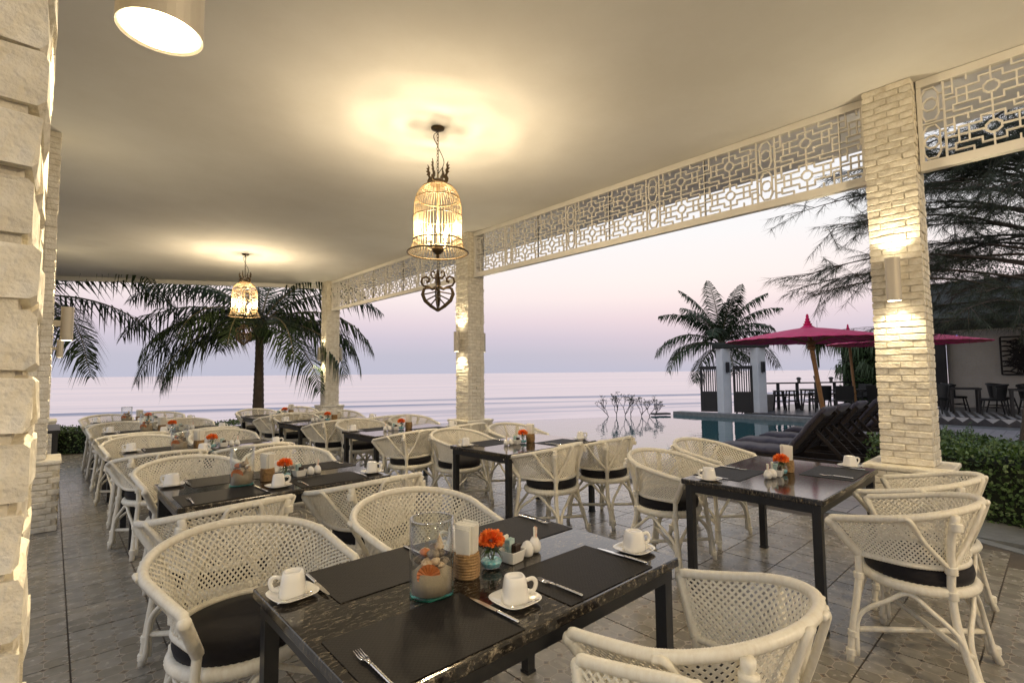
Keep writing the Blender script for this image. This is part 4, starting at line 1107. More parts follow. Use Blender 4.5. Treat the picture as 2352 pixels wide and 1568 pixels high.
# ------------------------------------------------------------------ coconut palms
def frond(p0, az, el, L, droop, rnd, name, root, leaf_len=.62, n=52):
    stem = MB(); leaf = MB()
    hd = V(rt.x*math.cos(az)+fw.x*math.sin(az), rt.y*math.cos(az)+fw.y*math.sin(az), 0).normalized()
    N = 14; pts = [Vector(p0)]; a = el
    for i in range(N):
        a2 = el-droop*((i+1)/N)**1.35
        pts.append(pts[-1]+(hd*math.cos(a2)+V(0, 0, math.sin(a2)))*(L/N))
    stem.tube(pts, [lerp(.032, .005, i/N) for i in range(N+1)], 5)
    side = hd.cross(V(0, 0, 1)).normalized()
    for i in range(n):
        f_ = .10+.90*i/(n-1); q = f_*N; k = min(int(q), N-1); p = pts[k].lerp(pts[k+1], q-k); tg = (pts[k+1]-pts[k]).normalized()
        ll = leaf_len*(math.sin(pi*min(1, (f_*.86+.12)))**.6)*rnd.uniform(.85, 1.1)
        for s_ in (-1, 1):
            upn = side.cross(tg)*-1
            d0 = (side*s_*rnd.uniform(.7, .95)+tg*rnd.uniform(.45, .75)+V(0, 0, rnd.uniform(-.05, .22))).normalized()
            gdr = rnd.uniform(.75, 1.35)
            m_ = p+d0*ll*.5+V(0, 0, -.10*gdr*ll); e_ = p+d0*ll*.86+V(0, 0, -.62*gdr*ll)
            wv = tg*.0245
            leaf.face([p-wv*.6, m_-wv, m_+wv, p+wv*.6]); leaf.face([m_-wv, e_, m_+wv])
    o = stem.build(name, 'palm_stem', root); leaf.build('leaflets', 'palm_leaf', o, kind='stuff')
def palm(loc, top, label, fronds, r_=.13, nuts=0, seed=1, lean=(0, 0), leaf_len=.62):
    rnd = random.Random(seed); t = empty('coconut_palm', loc, 0, label, 'palm tree', 'coconut palms by the sea')
    b_ = MB(); pts = []; rad = []; N = 46
    for i in range(N+1):
        f_ = i/N; pts.append((lean[0]*f_*f_, lean[1]*f_*f_, -.6+(top+.6)*f_)); rad.append(lerp(r_*1.35, r_*.82, min(1, f_*1.3))*(1.05 if i % 2 else .97))
    b_.tube(pts, rad, 10); b_.build('trunk', 'trunk', t, smooth=True)
    p0 = Vector(pts[-1])
    cr_ = MB(); cr_.ball((p0.x, p0.y, p0.z+.05), .2, 10, 8, (1, 1, 1.3), .12); cr_.build('crown_shaft', 'palm_stem', t)
    for (az, el, L, dr) in fronds: frond(p0+V(0, 0, .12), math.radians(az), math.radians(el), L, math.radians(dr), rnd, 'frond', t, leaf_len)
    for k in range(nuts):
        a = rnd.uniform(0, 2*pi); c_ = MB(); c_.ball((p0.x+.26*math.cos(a), p0.y+.26*math.sin(a), p0.z-.18+rnd.uniform(-.12, .12)), .11, 10, 8, (1, 1, 1.2)); c_.build('coconut', 'coconut', t, smooth=True)
    return t
FR1 = [(183, 30, 4.0, 75), (196, 8, 3.6, 78), (170, 48, 4.0, 80), (205, -5, 3.0, 70), (150, 60, 3.6, 70), (120, 62, 3.6, 75), (95, 70, 3.6, 70), (60, 60, 3.7, 75), (30, 48, 3.8, 85), (8, 30, 3.6, 95), (350, 10, 3.3, 85), (20, 20, 3.5, 100), (335, -8, 3.1, 66), (232, 0, 3.0, 70), (215, 22, 3.2, 90), (315, 20, 3.0, 95), (280, 30, 2.8, 100), (250, 35, 2.8, 100), (140, 25, 3.2, 80), (45, 25, 3.2, 85), (85, 35, 3.2, 80), (190, 55, 3.8, 95), (355, 60, 3.6, 100)]
palm((4.25, 15.1, 0), 2.75, 'coconut palm with coconuts and a bare trunk behind the far lantern', FR1, .13, 6, 4, leaf_len=1.0)
FR2 = [(0, 30, 4.48, 75), (8, 8, 4.25, 65), (352, 45, 4.6, 95), (20, 50, 4.25, 80), (340, 5, 3.78, 80), (180, 40, 4.01, 80), (140, 50, 4.01, 80), (90, 60, 3.78, 80), (50, 55, 4.01, 75), (220, 30, 3.78, 80), (270, 40, 3.54, 90), (310, 25, 3.78, 90), (300, -10, 3.3, 60), (348, -12, 3.42, 60), (120, 20, 3.78, 80), (160, 10, 3.78, 70)]
palm((-.75, 18.3, 0), 3.45, 'coconut palm at the left, only its fronds in view', FR2, .13, 0, 9, leaf_len=1.0)
FR3 = [(180, 35, 3.2, 95), (192, 15, 3.0, 85), (170, 60, 3.0, 70), (150, 75, 3.0, 40), (0, 40, 3.2, 95), (12, 20, 3.2, 85), (350, 62, 3.0, 65), (30, 78, 3.1, 35), (90, 82, 3.2, 30), (60, 60, 2.8, 55), (120, 65, 2.8, 50), (270, 75, 2.6, 60), (300, 50, 2.6, 80), (240, 45, 2.6, 85), (200, -20, 2.2, 60), (340, -15, 2.3, 60), (265, -10, 2.0, 60), (130, 20, 2.6, 70), (40, 15, 2.6, 70), (210, 60, 2.7, 70), (330, 72, 2.8, 50)]
palm((20.8, 9.65, 0), 2.45, 'coconut palm with upright fronds behind the pool gate', FR3, .14, 0, 15, lean=(.1, .1), leaf_len=.9)

# ------------------------------------------------------------------ hedges
def hedge(outline_a, outline_b, w, z0, z1, label, n, seed, sprig=0):
    rnd = random.Random(seed); a = V(*outline_a, 0); b2 = V(*outline_b, 0); d_ = (b2-a); L = d_.length; d_.normalize(); s_ = V(-d_.y, d_.x, 0)
    t = empty('hedge', (a.x, a.y, z0), 0, label, 'hedge')
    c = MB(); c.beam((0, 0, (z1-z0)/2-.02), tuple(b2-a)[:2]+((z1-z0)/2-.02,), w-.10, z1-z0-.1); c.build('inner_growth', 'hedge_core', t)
    f_ = MB()
    for k in range(n):
        u_ = rnd.uniform(0, L); face = rnd.random()
        if face < .42: p = s_*(-w/2+rnd.gauss(0, .025))+V(0, 0, rnd.uniform(0, z1-z0))
        elif face < .62: p = s_*(w/2+rnd.gauss(0, .025))+V(0, 0, rnd.uniform(0, z1-z0))
        else: p = s_*rnd.uniform(-w/2, w/2)+V(0, 0, z1-z0+rnd.gauss(0, .025))
        p = p+d_*u_; p.z += .03*math.sin(u_*5+seed)
        q = V(rnd.gauss(0, 1), rnd.gauss(0, 1), rnd.gauss(.4, .7)).normalized(); l_ = rnd.uniform(.026, .052); sd_ = q.orthogonal().normalized()*l_*.38; sd_ = Matrix.Rotation(rnd.uniform(0, 6), 3, q) @ sd_
        f_.face([p, p+q*l_*.5+sd_, p+q*l_, p+q*l_*.5-sd_])
    st = MB()
    for k in range(sprig):
        p = d_*rnd.uniform(.1, L-.1)+s_*rnd.uniform(-w/2, w/2)+V(0, 0, z1-z0-.03); hgt = rnd.uniform(.08, .22); e_ = p+V(rnd.uniform(-.06, .06), rnd.uniform(-.06, .06), hgt); st.tube([p, e_], .003, 4)
        for i in range(9):
            b0 = p.lerp(e_, .3+.7*i/8); q = V(rnd.gauss(0, 1), rnd.gauss(0, 1), .5).normalized(); sd_ = q.orthogonal().normalized()*.010; f_.face([b0, b0+q*.018+sd_, b0+q*.036, b0+q*.018-sd_])
    f_.build('foliage', 'hedge_leaf', t, kind='stuff')
    if st.v: st.build('sprigs', 'leaf_green', t, kind='stuff')
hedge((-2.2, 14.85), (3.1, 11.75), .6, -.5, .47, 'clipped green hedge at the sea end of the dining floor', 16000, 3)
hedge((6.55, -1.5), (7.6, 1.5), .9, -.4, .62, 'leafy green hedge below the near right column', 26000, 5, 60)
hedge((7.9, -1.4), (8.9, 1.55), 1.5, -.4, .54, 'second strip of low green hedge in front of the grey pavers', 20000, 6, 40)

# small slanting trunk in the hedge at the right edge
t = empty('young_tree', (8.9, .38, 0), 0, 'thin leaning tree trunk growing out of the hedge at the right edge', 'tree')
b_ = MB(); b_.tube(catmull([(0, .0, -.3), (-.02, .0, .4), (.05, -.06, 1.0), (.12, -.22, 2.4), (.4, -1.0, 9.0)], 5), [lerp(.075, .03, i/20) for i in range(21)], 8); b_.build('trunk', 'trunk', t, smooth=True)
b_ = MB(); random.seed(8)
for k in range(300):
    p = V(.4, -1.0, 9.0)+V(random.gauss(0, .5), random.gauss(0, .5), random.gauss(.2, .4)); q = V(random.gauss(0, 1), random.gauss(0, 1), random.gauss(0, 1)).normalized()*.12; sd_ = q.orthogonal().normalized()*.03; b_.face([p, p+q*.5+sd_, p+q, p+q*.5-sd_])
b_.build('crown', 'hedge_leaf', t, kind='stuff')

# ------------------------------------------------------------------ casuarina: limbs with fans of hanging needles
def casuarina(loc):
    rnd = random.Random(31); t = empty('casuarina_tree', loc, 0, 'large feathery casuarina tree behind the near right column', 'tree')
    tr_ = MB(); tr_.tube(catmull([(0, 0, -.6), (.03, 0, 1.2), (-.02, .04, 3.2), (.06, 0, 5.5), (.05, .05, 9)], 6), [lerp(.15, .06, i/24) for i in range(25)], 9); tr_.build('trunk', 'trunk', t, smooth=True)
    lim = MB(); nd = MB()
    def spray(p, d_, L):
        """a branchlet with needles trailing off it"""
        e_ = p+d_*L; lim.tube([p, p.lerp(e_, .5)+V(0, 0, .02), e_], [.006, .004, .002], 4, cap=False)
        for k in range(int(32*L/.6)+10):
            f_ = rnd.random()**.8; b0 = p+d_*L*f_; q = (d_*rnd.uniform(.3, 1.0)+V(rnd.gauss(0, .42), rnd.gauss(0, .42), rnd.uniform(-.75, .15))).normalized()*rnd.uniform(.14, .30)
            sd_ = q.orthogonal().normalized()*.0036; sd_ = Matrix.Rotation(rnd.uniform(0, 6), 3, q.normalized()) @ sd_
            nd.face([b0-sd_, b0+sd_, b0+q+V(0, 0, -.03)])
    def limb(z, az, L, rise, dens):
        hd = V(rt.x*math.cos(az)+fw.x*math.sin(az), rt.y*math.cos(az)+fw.y*math.sin(az), 0).normalized(); p = V(0, 0, z); pts = [p.copy()]; N = 12
        for i in range(N):
            sl = rise-(rise+.35)*(i/N)**1.2; p = p+(hd+V(rnd.gauss(0, .10), rnd.gauss(0, .10), sl)).normalized()*(L/N); pts.append(p.copy())
        lim.tube(pts, [lerp(.03, .006, i/N) for i in range(N+1)], 5)
        for i in range(int(L*dens)):
            f_ = .15+.85*rnd.random(); q = f_*N; k = min(int(q), N-1); b0 = pts[k].lerp(pts[k+1], q-k); tg = (pts[k+1]-pts[k]).normalized()
            dd = (tg*rnd.uniform(.5, 1.0)+V(rnd.gauss(0, .55), rnd.gauss(0, .55), rnd.uniform(-.45, .35))).normalized(); spray(b0, dd, rnd.uniform(.25, .8))
    for k in range(20): limb(rnd.uniform(2.1, 5.6), math.radians(rnd.uniform(140, 235)), rnd.uniform(2.0, 3.4), rnd.uniform(.1, .5), 11)
    for (z, az, L, rs) in ((3.3, 178, 4.5, .22), (3.9, 183, 4.2, .25), (4.6, 176, 4.3, .2), (2.7, 180, 4.3, .3), (5.3, 182, 4.0, .1), (3.0, 168, 4.4, .25)): limb(z, math.radians(az), L, rs, 9)
    for k in range(18): limb(rnd.uniform(2.2, 7), math.radians(rnd.uniform(-60, 140)), rnd.uniform(1.8, 3.2), rnd.uniform(.1, .5), 13)
    for k in range(7): limb(rnd.uniform(2.6, 6.2), math.radians(rnd.uniform(150, 215)), rnd.uniform(1.2, 2.4), rnd.uniform(.1, .5), 16)
    for k in range(10): limb(rnd.uniform(5, 8.5), math.radians(rnd.uniform(120, 250)), rnd.uniform(2, 3.2), rnd.uniform(.1, .5), 9)
    lim.build('limbs', 'trunk', t); nd.build('needles', 'needle', t, kind='stuff')
casuarina((13.3, .12, 0))
# dark shrub mass behind the pavilion and umbrellas
def leafy_tree(loc, h, r_, label, seed, n=5000, matn='needle'):
    rnd = random.Random(seed); t = empty('leafy_tree', loc, 0, label, 'tree')
    b_ = MB(); b_.tube([(0, 0, -.6), (.05, 0, h*.4), (0, .05, h*.75)], [.2, .14, .06], 8); b_.build('trunk', 'trunk', t)
    c = MB(); cl = [(V(rnd.gauss(0, r_*.45), rnd.gauss(0, r_*.45), h*rnd.uniform(.35, 1.0)), rnd.uniform(.3, .6)*r_) for k in range(26)]
    for k in range(n):
        cc, cr2 = rnd.choice(cl); p = cc+V(rnd.gauss(0, 1), rnd.gauss(0, 1), rnd.gauss(0, .8)).normalized()*cr2*rnd.random()**.4
        q = V(rnd.gauss(0, 1), rnd.gauss(0, 1), rnd.gauss(-.2, 1)).normalized()*rnd.uniform(.06, .13); sd_ = q.orthogonal().normalized()*.03; c.face([p, p+q*.5+sd_, p+q, p+q*.5-sd_])
    c.build('crown', matn, t, kind='stuff')
leafy_tree((26.5, .5, 0), 6.2, 3.2, 'dark leafy tree behind the middle of the thatched roof', 42, 16000)
leafy_tree((24, -5, 0), 7, 3.4, 'dark leafy tree beyond the right edge of the thatched roof', 43, 14000)

# ------------------------------------------------------------------ sun loungers
def make_lounger():
    t = empty('sun_lounger'); f_ = MB()          # foot at +y, head at -y, local length 2.0
    for sx in (-.30, .30): f_.box(sx-.025, sx+.025, -.95, 1.0, .22, .30)
    f_.box(-.274, .274, .95, 1.0, .22, .30); f_.box(-.274, .274, -.95, -.90, .22, .30); f_.build('frame', 'dark_wood', t)
    for sx in (-.29, .29):
        for sy in (-.85, .9):
            l_ = MB(); l_.box(sx-.035, sx+.035, sy-.04, sy+.04, -.001, .219); l_.build('leg', 'dark_wood', t)
    for k in range(12):
        y = -.02+k*.083; s_ = MB(); s_.box(-.273, .273, y, y+.06, .285, .303); s_.build('slat', 'dark_wood', t)
    ang = math.radians(52); ca, sa = math.cos(ang), math.sin(ang); B = lambda x, q, o_: (x, -.05-q*ca-o_*sa, .31+q*sa-o_*ca)
    for sx in (-.29, .29):
        br_ = MB(); br_.beam(B(sx, 0, 0), B(sx, .74, 0), .05, .05, (0, sa, ca)); br_.build('back_rail', 'dark_wood', t)
    for k in range(8):
        q = .03+k*.09; s_ = MB(); s_.beam(B(-.264, q, 0), B(.264, q, 0), .06, .018, (0, sa, ca)); s_.build('back_slat', 'dark_wood', t)
    for sx in (-.2, .2):
        p_ = MB(); p_.beam(B(sx, .48, .03), (sx, -.72, .27), .035, .045); p_.build('prop', 'dark_wood', t)
    m_ = MB(); nx_, ny_ = 8, 26
    def surf(top):
        for j in range(ny_+1):
            v_ = j/ny_; L = 1.02+.78; q = v_*L
            for i in range(nx_+1):
                u_ = -1+2*i/nx_; ed = (1-abs(u_)**6)*(1-abs(2*v_-1)**18)
                th = (.045+.04*ed+.006*math.sin(q*19+u_*2)) if top else 0
                if q < 1.02: p = (u_*.28, 1.0-q, .305+th)
                else: p = B(u_*.28, q-1.0, -.026-th); 
                m_.v.append(p)
    surf(True); surf(False); K = (nx_+1)*(ny_+1)
    for j in range(ny_):
        for i in range(nx_):
            a = j*(nx_+1)+i; m_.f.append((a, a+nx_+1, a+nx_+2, a+1)); m_.f.append((K+a, K+a+1, K+a+nx_+2, K+a+nx_+1))
    for j in range(ny_):
        a = j*(nx_+1); b2 = a+nx_; m_.f.append((a, K+a, K+a+nx_+1, a+nx_+1)); m_.f.append((b2, b2+nx_+1, K+b2+nx_+1, K+b2))
    for i in range(nx_):
        m_.f.append((i, i+1, K+i+1, K+i)); a = ny_*(nx_+1)+i; m_.f.append((a, K+a, K+a+1, a+1))
    m_.build('mattress', 'mattress', t, smooth=True)
    return t
LG = make_lounger()
lz = .02
spots = [(7.82, 2.68, 'lounger nearest the dining tables, grey mattress and raised wooden back'), (8.66, 2.72, 'second lounger from the dining tables, its backrest raised beside the first'), (9.55, 2.70, 'third lounger from the dining tables, beyond the gap'), (10.75, 2.70, 'fourth lounger, near the first magenta parasol pole'), (12.6, 2.75, 'farthest lounger, by the far end of the pool')]
for i, (x, y, lb) in enumerate(spots):
    if i == 0: LG.location = (x, y, 0); LG.rotation_euler = (0, 0, lz); tag(LG, lb, 'sun lounger', 'wooden sun loungers by the pool')
    else: dup(LG, (x, y, 0), lz+random.uniform(-.04, .04), lb, 'wooden sun loungers by the pool')

# ------------------------------------------------------------------ parasols
def parasol(loc, R_, ze, za, label, lean=(0, 0), seed=0):
    t = empty('parasol', loc, 0, label, 'parasol', 'magenta parasols by the pool')
    b_ = MB(); N = 16; b_.tube([(lean[0]*i/N, lean[1]*i/N, (za+.0)*i/N) for i in range(N+1)], [.042*(1.12 if i % 4 == 0 else 1) for i in range(N+1)], 9); b_.build('pole', 'bamboo', t, smooth=True)
    lx, ly = lean; c = MB(); n_ = 28; rings = 6
    for k in range(rings+1):
        f_ = k/rings; r_ = .06+(R_-.06)*f_; z = za-(za-ze)*f_**1.15
        for i in range(n_*2):
            a = pi*i/n_; sag = -.010*f_ if i % 2 else 0; c.v.append((lx+r_*math.cos(a)*(1-.008*(i % 2)*f_), ly+r_*math.sin(a)*(1-.008*(i % 2)*f_), z+sag))
    for k in range(rings):
        for i in range(n_*2):
            j = (i+1) % (n_*2); c.f.append((k*n_*2+i, k*n_*2+j, (k+1)*n_*2+j, (k+1)*n_*2+i))
    o = c.build('canopy', 'umbrella_cloth', t); md = o.modifiers.new('solid', 'SOLIDIFY'); md.thickness = .006; md.offset = 1
    for i in range(n_):
        a = 2*pi*i/n_; rb_ = MB(); rb_.tube([(lx+.05*math.cos(a), ly+.05*math.sin(a), za-.03), (lx+R_*.97*math.cos(a), ly+R_*.97*math.sin(a), ze-.012)], .007, 4); rb = rb_.build('rib', 'bamboo', t)
        sb = MB(); sb.tube([(lx*.8+.05*math.cos(a), ly*.8+.05*math.sin(a), ze-.06), (lx+R_*.42*math.cos(a), ly+R_*.42*math.sin(a), lerp(za, ze, .42**1.15)-.03)], .005, 4); sb.build('strut', 'bamboo', rb)
    h = MB(); h.lathe([(.05, ze-.2), (.075, ze-.17), (.075, ze-.13), (.06, ze-.11), (.08, ze-.08), (.08, ze-.02), (.05, ze)], 14, (lx*.85, ly*.85, 0)); h.build('hub', 'bamboo', t)
    fn = MB(); fn.lathe([(.18, za-.03), (.10, za+.02), (.07, za+.05), (.085, za+.07), (.05, za+.09), (.06, za+.12), (.035, za+.14), (.045, za+.17), (.025, za+.19), (.03, za+.22), (.018, za+.27), (.002, za+.275)], 12, (lx, ly, 0)); fn.build('finial', 'umbrella_cloth', t)
parasol((11.55, 3.25, 0), 1.55, 2.08, 2.34, 'nearest magenta parasol on a leaning bamboo pole', (-.25, .22))
parasol((19.9, 4.75, .05), 1.6, 2.36, 2.68, 'middle magenta parasol on a bamboo pole over the bar deck', (-.15, .1))
parasol((14.6, 2.5, 0), 1.55, 2.08, 2.34, 'magenta parasol half hidden behind the near right column')

# ------------------------------------------------------------------ gate to the beach
def pillar(x, y, label):
    t = empty('gate_pillar', (x, y, 0), -.45, label, 'pillar', 'white gate pillars'); b_ = MB(); b_.box(-.17, .17, -.17, .17, .001, 2.26); bevel(b_.build('shaft', 'pillar_white', t), .01)
    b_ = MB(); b_.box(-.05, .05, -.26, -.18, 1.42, 1.78); b_.box(-.02, .02, -.181, -.165, 1.55, 1.65); b_.build('lamp_box', 'gate_black', t)
pillar(17.58, 8.15, 'left white pillar of the pool gate'); pillar(18.02, 7.13, 'right white pillar of the pool gate')
t = empty('gate_lintel', (17.8, 7.64, 2.262), 0, 'black lintel roof on the two white gate pillars', 'lintel')
b_ = MB(); b_.beam((-.36, .84, .09), (.36, -.84, .09), .46, .16); b_.beam((-.40, .93, .19), (.40, -.93, .19), .30, .05); bevel(b_.build('roof_beam', 'roof_dark', t), .03)
def gate_leaf(x, y, rz, label):
    t = empty('gate_leaf', (x, y, .03), rz, label, 'gate', 'dark slatted gate leaves'); w_ = .62
    b_ = MB(); b_.box(0, .08, -.025, .025, 0, 1.62); b_.box(w_-.08, w_, -.025, .025, 0, 1.62); b_.box(.081, w_-.081, -.025, .025, 1.50, 1.62); b_.box(.081, w_-.081, -.025, .025, .62, .72); b_.box(.081, w_-.081, -.025, .025, 0, .1); b_.build('leaf_frame', 'gate_black', t)
    b_ = MB(); b_.box(.082, w_-.082, -.012, .012, .101, .619); b_.build('lower_panel', 'gate_black', t)
    for k in range(6):
        x0 = .115+k*.074; b_ = MB(); b_.box(x0-.018, x0+.018, -.012, .012, .721, 1.499); b_.build('slat', 'gate_black', t)
gate_leaf(17.56, 8.33, 1.95, 'left dark slatted gate leaf, swung open'); gate_leaf(17.92, 7.30, 2.05, 'right dark slatted gate leaf, swung open')
t = empty('stair_handrail', (18.6, 8.2, -.6), 0, 'black slanting handrail between the gate pillars', 'handrail'); b_ = MB(); b_.tube([(0, 0, .5), (-.5, -.45, .95), (-.5, -.45, .6)], .03, 6); b_.tube([(-.05, 0, .15), (-.5, -.45, .62)], .02, 6); b_.build('rail', 'gate_black', t)
t = empty('concrete_planter', (18.95, 7.55, .0), -.3, 'grey concrete block beside the right gate pillar', 'planter'); b_ = MB(); b_.quad_box([(-.35, -.3, -.5), (.35, -.3, -.5), (.35, .3, -.5), (-.35, .3, -.5), (-.42, -.36, .62), (.42, -.36, .62), (.42, .36, .62), (-.42, .36, .62)]); bevel(b_.build('block', 'concrete', t), .02)
t = empty('pool_spout', (16.9, 9.95, -.1), 0, 'small dark ledge at the pool corner by the gate', 'ledge'); b_ = MB(); b_.beam((-.6, .3, .03), (-.02, .0, .03), .3, .06); b_.build('slab', 'gate_black', t)

# ------------------------------------------------------------------ bar deck: railing, stools, chairs
t = empty('deck_railing', (19.2, 7.62, .05), 0, 'black two-rail railing along the sea side of the bar deck', 'railing')
RA, RBp = V(-.1, .1, 0), V(4.4, -2.6, 0)
for k in range(7):
    p = RA.lerp(RBp, (k+.2)/6.4); b_ = MB(); b_.box(p.x-.045, p.x+.045, p.y-.045, p.y+.045, .0, .93); b_.build('post', 'gate_black', t)
for z, w_ in ((.95, .09), (.52, .05)):
    b_ = MB(); b_.beam(RA+V(0, 0, z), RBp+V(0, 0, z), w_, .05); b_.build('rail', 'gate_black', t)
for k, f_ in enumerate((.06, .36, .63)):
    p = RA.lerp(RBp, f_); q = empty('rail_lantern', (19.2+p.x, 7.62+p.y, 1.027), 0, ('left', 'middle', 'right')[k]+' small post lantern on the deck railing', 'lantern', 'small lanterns on the railing')
    b_ = MB(); b_.lathe([(.05, 0), (.06, .02), (.05, .03), (.065, .12)], 10); b_.build('lamp_body', 'concrete', q); b_ = MB(); b_.lathe([(.10, .121), (.09, .14), (.05, .18), (.01, .19)], 10); b_.build('lamp_cap', 'gate_black', q)
def stool():
    t = empty('bar_stool'); b_ = MB(); b_.box(-.17, .17, -.17, .17, .66, .70); b_.build('seat', 'gate_black', t)
    for sx in (-1, 1):
        for sy in (-1, 1): b_ = MB(); b_.beam((sx*.13, sy*.13, .66), (sx*.2, sy*.2, .002), .04, .04); b_.build('leg', 'gate_black', t)
    for z, q in ((.25, .17), (.45, .15)):
        b_ = MB()
        for s_ in (-1, 1): b_.box(-q, q, s_*q-.012, s_*q+.012, z, z+.03); b_.box(s_*q-.012, s_*q+.012, -q+.013, q-.013, z+.04, z+.07)
        b_.build('foot_rail', 'gate_black', t)
    return t
ST = stool()
for k, (x, y, lb) in enumerate(((19.45, 7.02, 'left black bar stool by the railing'), (19.95, 6.75, 'second black bar stool from the gate'), (20.55, 6.3, 'third black bar stool from the gate, behind the table'), (21.5, 5.75, 'black bar stool behind the middle dark deck chair'))):
    if k == 0: ST.location = (x, y, .05); ST.rotation_euler = (0, 0, .5); tag(ST, lb, 'bar stool', 'black bar stools')
    else: dup(ST, (x, y, .05), .5+.2*k, lb, 'black bar stools')
def deck_table(x, y, rz, lb, w_=.7):
    t = empty('deck_table', (x, y, .05), rz, lb, 'table', 'black square tables'); b_ = MB(); b_.box(-w_/2, w_/2, -w_/2, w_/2, .70, .75); b_.build('top', 'gate_black', t)
    for sx in (-1, 1):
        for sy in (-1, 1): b_ = MB(); b_.box(sx*(w_/2-.05)-.03, sx*(w_/2-.05)+.03, sy*(w_/2-.05)-.03, sy*(w_/2-.05)+.03, .002, .699); b_.build('leg', 'gate_black', t)
deck_table(20.05, 6.15, .3, 'small black table left of the dark deck chairs'); deck_table(20.9, 4.75, .3, 'small black table beside the near right column, on the bar deck')
def deck_chair():
    t = empty('deck_chair'); b_ = MB(); b_.box(-.26, .26, -.26, .26, .40, .46); b_.build('seat', 'black_wicker', t)
    b_ = MB(); b_.quad_box([(-.26, -.27, .44), (.26, -.27, .44), (.26, -.22, .44), (-.26, -.22, .44), (-.25, -.36, .90), (.25, -.36, .90), (.25, -.32, .90), (-.25, -.32, .90)]); bevel(b_.build('backrest', 'black_wicker', t), .01)
    for sx in (-1, 1):
        b_ = MB(); b_.box(sx*.25-.03, sx*.25+.03, -.25, .25, .62, .66); b_.build('armrest', 'black_wicker', t)
        for sy in (-1, 1): b_ = MB(); b_.beam((sx*.24, sy*.23, .62 if sy > 0 else .42), (sx*.25, sy*.25, .002), .04, .04); b_.build('leg', 'black_wicker', t)
    return t
DC = deck_chair()
for k, (x, y, rz, lb) in enumerate(((19.5, 5.72, -.9, 'left dark wicker deck chair seen from behind, by the leaning parasol pole'), (19.55, 5.02, -1.2, 'middle dark wicker deck chair seen from behind'), (20.6, 4.25, -1.7, 'right dark wicker deck chair beside the near right column'), (21.9, 5.1, 1.2, 'dark wicker deck chair at the far side of the deck table'))):
    if k == 0: DC.location = (x, y, .05); DC.rotation_euler = (0, 0, rz); tag(DC, lb, 'chair', 'dark wicker deck chairs')
    else: dup(DC, (x, y, .05), rz, lb, 'dark wicker deck chairs')
# green wall with hanging plants
t = empty('green_wall', (23.4, 5.3, 0), -.5, 'dark planted wall hung with ferns at the end of the bar deck', 'green wall'); b_ = MB(); b_.box(-.2, .2, -1.6, .75, .0, 2.75); b_.build('wall', 'hedge_core', t)
random.seed(17); b_ = MB(); f2 = MB()
for k in range(2600):
    p = V(-.2+random.gauss(-.05, .05), random.uniform(-1.6, .75), random.uniform(.1, 2.75)); q = V(-random.random(), random.gauss(0, 1), random.gauss(-.6, .6)).normalized()*random.uniform(.06, .16); sd_ = q.orthogonal().normalized()*.03; b_.face([p, p+q*.5+sd_, p+q, p+q*.5-sd_])
for k in range(420):
    cz = random.choice(((.6, 2.45), (-.1, 2.3), (-.6, 1.6), (.5, 1.5), (-.9, 2.5))); p = V(-.3, cz[0]+random.gauss(0, .12), cz[1]+random.gauss(0, .08)); a = random.uniform(0, 2*pi); o_ = random.uniform(.15, .45); m_ = p+V(math.cos(a)*o_*.6-.15, math.sin(a)*o_*.6, .08); e_ = p+V(math.cos(a)*o_-.2, math.sin(a)*o_, -random.uniform(.2, .65)); w2 = V(-math.sin(a), math.cos(a), 0)*.02
    f2.face([p, m_+w2, e_, m_-w2])
b_.build('foliage', 'hedge_leaf', t, kind='stuff'); f2.build('ferns', 'fern', t, kind='stuff')
t = empty('hanging_fern', (19.0, 5.55, 2.35), 0, 'fern hanging in the air beside the middle parasol pole', 'hanging plant'); b_ = MB(); random.seed(19)
for k in range(170):
    a = random.uniform(0, 2*pi); o_ = random.uniform(.12, .55); p = V(0, 0, 0); m_ = V(math.cos(a)*o_*.6, math.sin(a)*o_*.6, .12); e_ = V(math.cos(a)*o_, math.sin(a)*o_, -random.uniform(.05, .55)); w2 = V(-math.sin(a), math.cos(a), 0)*.022; b_.face([p, m_+w2, e_, m_-w2])
for k in range(12): b_.face([(random.uniform(-.05, .05), 0, 0), (random.uniform(-.08, .08), .05, -.5), (random.uniform(-.1, .1), 0, -random.uniform(.7, 1.0))])
b_.build('fronds', 'fern', t, kind='stuff'); b_ = MB(); b_.lathe([(.05, -.14), (.10, -.10), (.12, .0)], 12); b_.build('pot', 'gate_black', t); b_ = MB(); b_.tube([(0, 0, 0), (0, 0, .8)], .006, 5); b_.build('hanger', 'gate_black', t)
t = empty('flagless_pole', (22.0, 6.6, .0), 0, 'short pale slanting pole beyond the deck railing', 'pole'); b_ = MB(); b_.tube([(.25, -.2, .1), (0, 0, 1.25)], .05, 8); b_.build('shaft', 'concrete', t); t.name = 'slanting_pole'

